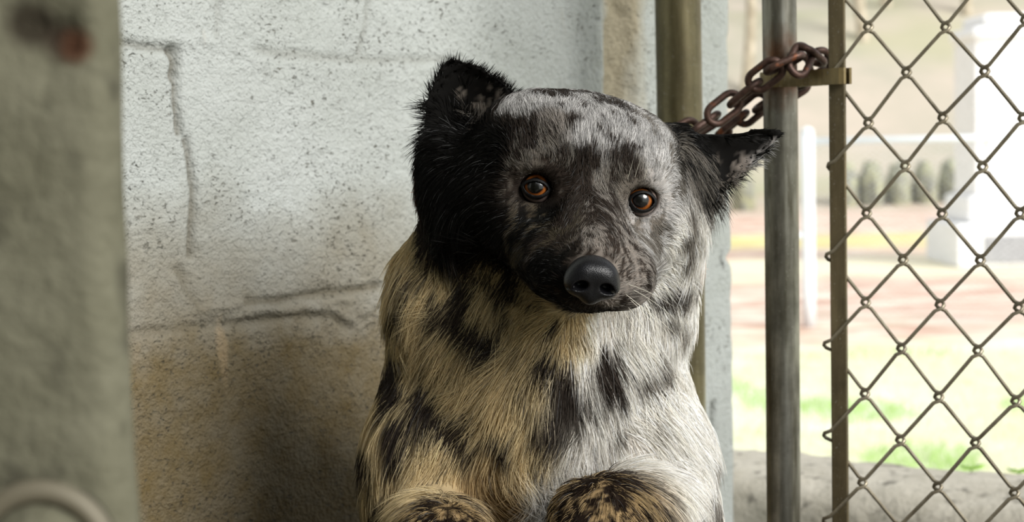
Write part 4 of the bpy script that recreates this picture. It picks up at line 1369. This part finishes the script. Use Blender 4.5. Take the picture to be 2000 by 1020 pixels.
for e, gx, gy, hw_, hh_, tilt in ((eyeL, -0.16, 0.08, 0.0080, 0.0048, 7), (eyeR, -0.04, 0.0, 0.0076, 0.0057, 4)):
    V, F = sphere_mesh(EYE_R)
    o = mesh_obj('eye', V, F, em)
    gz = cb + cr * gx + cu * gy
    place(o, basis_z(gz), e)
    keep_parent(o, dog)
    # eyelid rim: a shell with an almond opening
    c = e; fz = Field(c - 0.0165, c + 0.0165, 0.00055)
    zf_ = cb * 0.93 + cr * (0.12 if e is eyeR else -0.12); Bz = basis_z(zf_)
    Bz = rotm(zf_, math.radians(-tilt)) @ Bz
    def lid(Q, Bz=Bz, c=c, hw_=hw_, hh_=hh_):
        q = (Q - c) @ Bz + np.array([0, 0.0007, 0])
        rr = np.sqrt((q ** 2).sum(-1))
        shell = np.abs(rr - 0.0119) - 0.0010
        hu_ = hh_ * 0.80; R_ = (hw_ ** 2 + hh_ ** 2) / (2 * hh_); Ru = (hw_ ** 2 + hu_ ** 2) / (2 * hu_)
        d1 = np.sqrt(q[..., 0] ** 2 + (q[..., 1] + (Ru - hu_)) ** 2) - Ru
        d2 = np.sqrt(q[..., 0] ** 2 + (q[..., 1] - (R_ - hh_)) ** 2) - R_
        alm = np.maximum(d1, d2)
        outer = np.maximum(alm - 0.0022, np.sqrt(q[..., 0] ** 2 + q[..., 1] ** 2) - 0.0112)
        return np.maximum(np.maximum(shell, -alm), np.maximum(-q[..., 2] - 0.0, outer))
    fz.D[:] = 0.05
    fz.fn(c - 0.016, c + 0.016, lid, 0.0002)
    Ve, Qe = fz.nets(); Ve = relax(Ve, Qe, 3, 0.4)
    keep_parent(mesh_obj('eyelid', Ve, Qe, lid_m), dog)

# nose
def nose():
    nb = HB.copy()
    nb = rotm(nb[:, 0], math.radians(-4)) @ nb
    C = NOSE
    N_ = lambda x, y, z: C + nb @ np.array([x, y, z])
    fz = Field(C - 0.026, C + 0.026, 0.0007)
    fz.D[:] = 0.05
    fz.ell(N_(0, 0.0015, -0.002), (0.0150, 0.0125, 0.012), nb, 0.002)
    for sx in (-1, 1):
        fz.ell(N_(sx * 0.0088, -0.0025, 0.001), (0.0082, 0.0085, 0.0092), nb, 0.004)
        fz.ell(N_(sx * 0.0050, 0.0045, 0.004), (0.0075, 0.0058, 0.006), nb, 0.005)
    fz.ell(N_(0, -0.008, 0.0005), (0.0070, 0.0075, 0.0075), nb, 0.004)
    for sx in (-1, 1):
        Rn = rotm(nb[:, 2], math.radians(-18 * sx)) @ nb
        fz.ell(N_(sx * 0.0078, -0.0035, 0.0095), (0.0044, 0.0032, 0.0075), Rn, 0.0012, True)
        fz.cone(N_(sx * 0.0105, -0.0045, 0.0085), N_(sx * 0.0165, -0.0072, 0.001), 0.0016, 0.0008, 0.001, True)
    fz.cone(N_(0, -0.002, 0.0108), N_(0, -0.018, 0.0075), 0.0007, 0.0010, 0.0012, True)
    V, Q = fz.nets(); V = relax(V, Q, 2, 0.4)
    s = M('wet_black_nose')
    s.set((0.006, 0.006, 0.007), 0.30, 0, 0.28)
    s.bump(s.voro(1500), 0.35, 0.0004)
    keep_parent(mesh_obj('nose', V, Q, s.m), dog)
nose()
# claws
clm = M('claw').set(lin(50, 42, 36), 0.4)
for c in paws.values():
    for t in range(4):
        p = c + np.array([(t - 1.5) * 0.0115, -0.031 - 0.004 * (t in (1, 2)), -0.005])
        keep_parent(Geo().tube([p, p + [0, -0.006, -0.001], p + [0, -0.010, -0.005]], np.array([0.0022, 0.0017, 0.0005]), 10).build('claw', clm), dog)

# ledge the forepaws rest on, under the frame, lengthened to block low skylight
zl = min(c[2] for c in paws.values()) - 0.0165
lx = (paws[-1][0] + paws[1][0]) / 2
zl -= 0.0
g = Geo().box([0.09, 1.035, zl / 2], [0.61, 0, 0], [0, 0.075, 0], [0, 0, zl / 2])
led = bevel(g.build('block_ledge', MAT['pillar'], smooth=False), 0.008, 3)
tag(led, 'low rough block ledge under the forepaws of the dog, lengthened to block light', 'low wall')
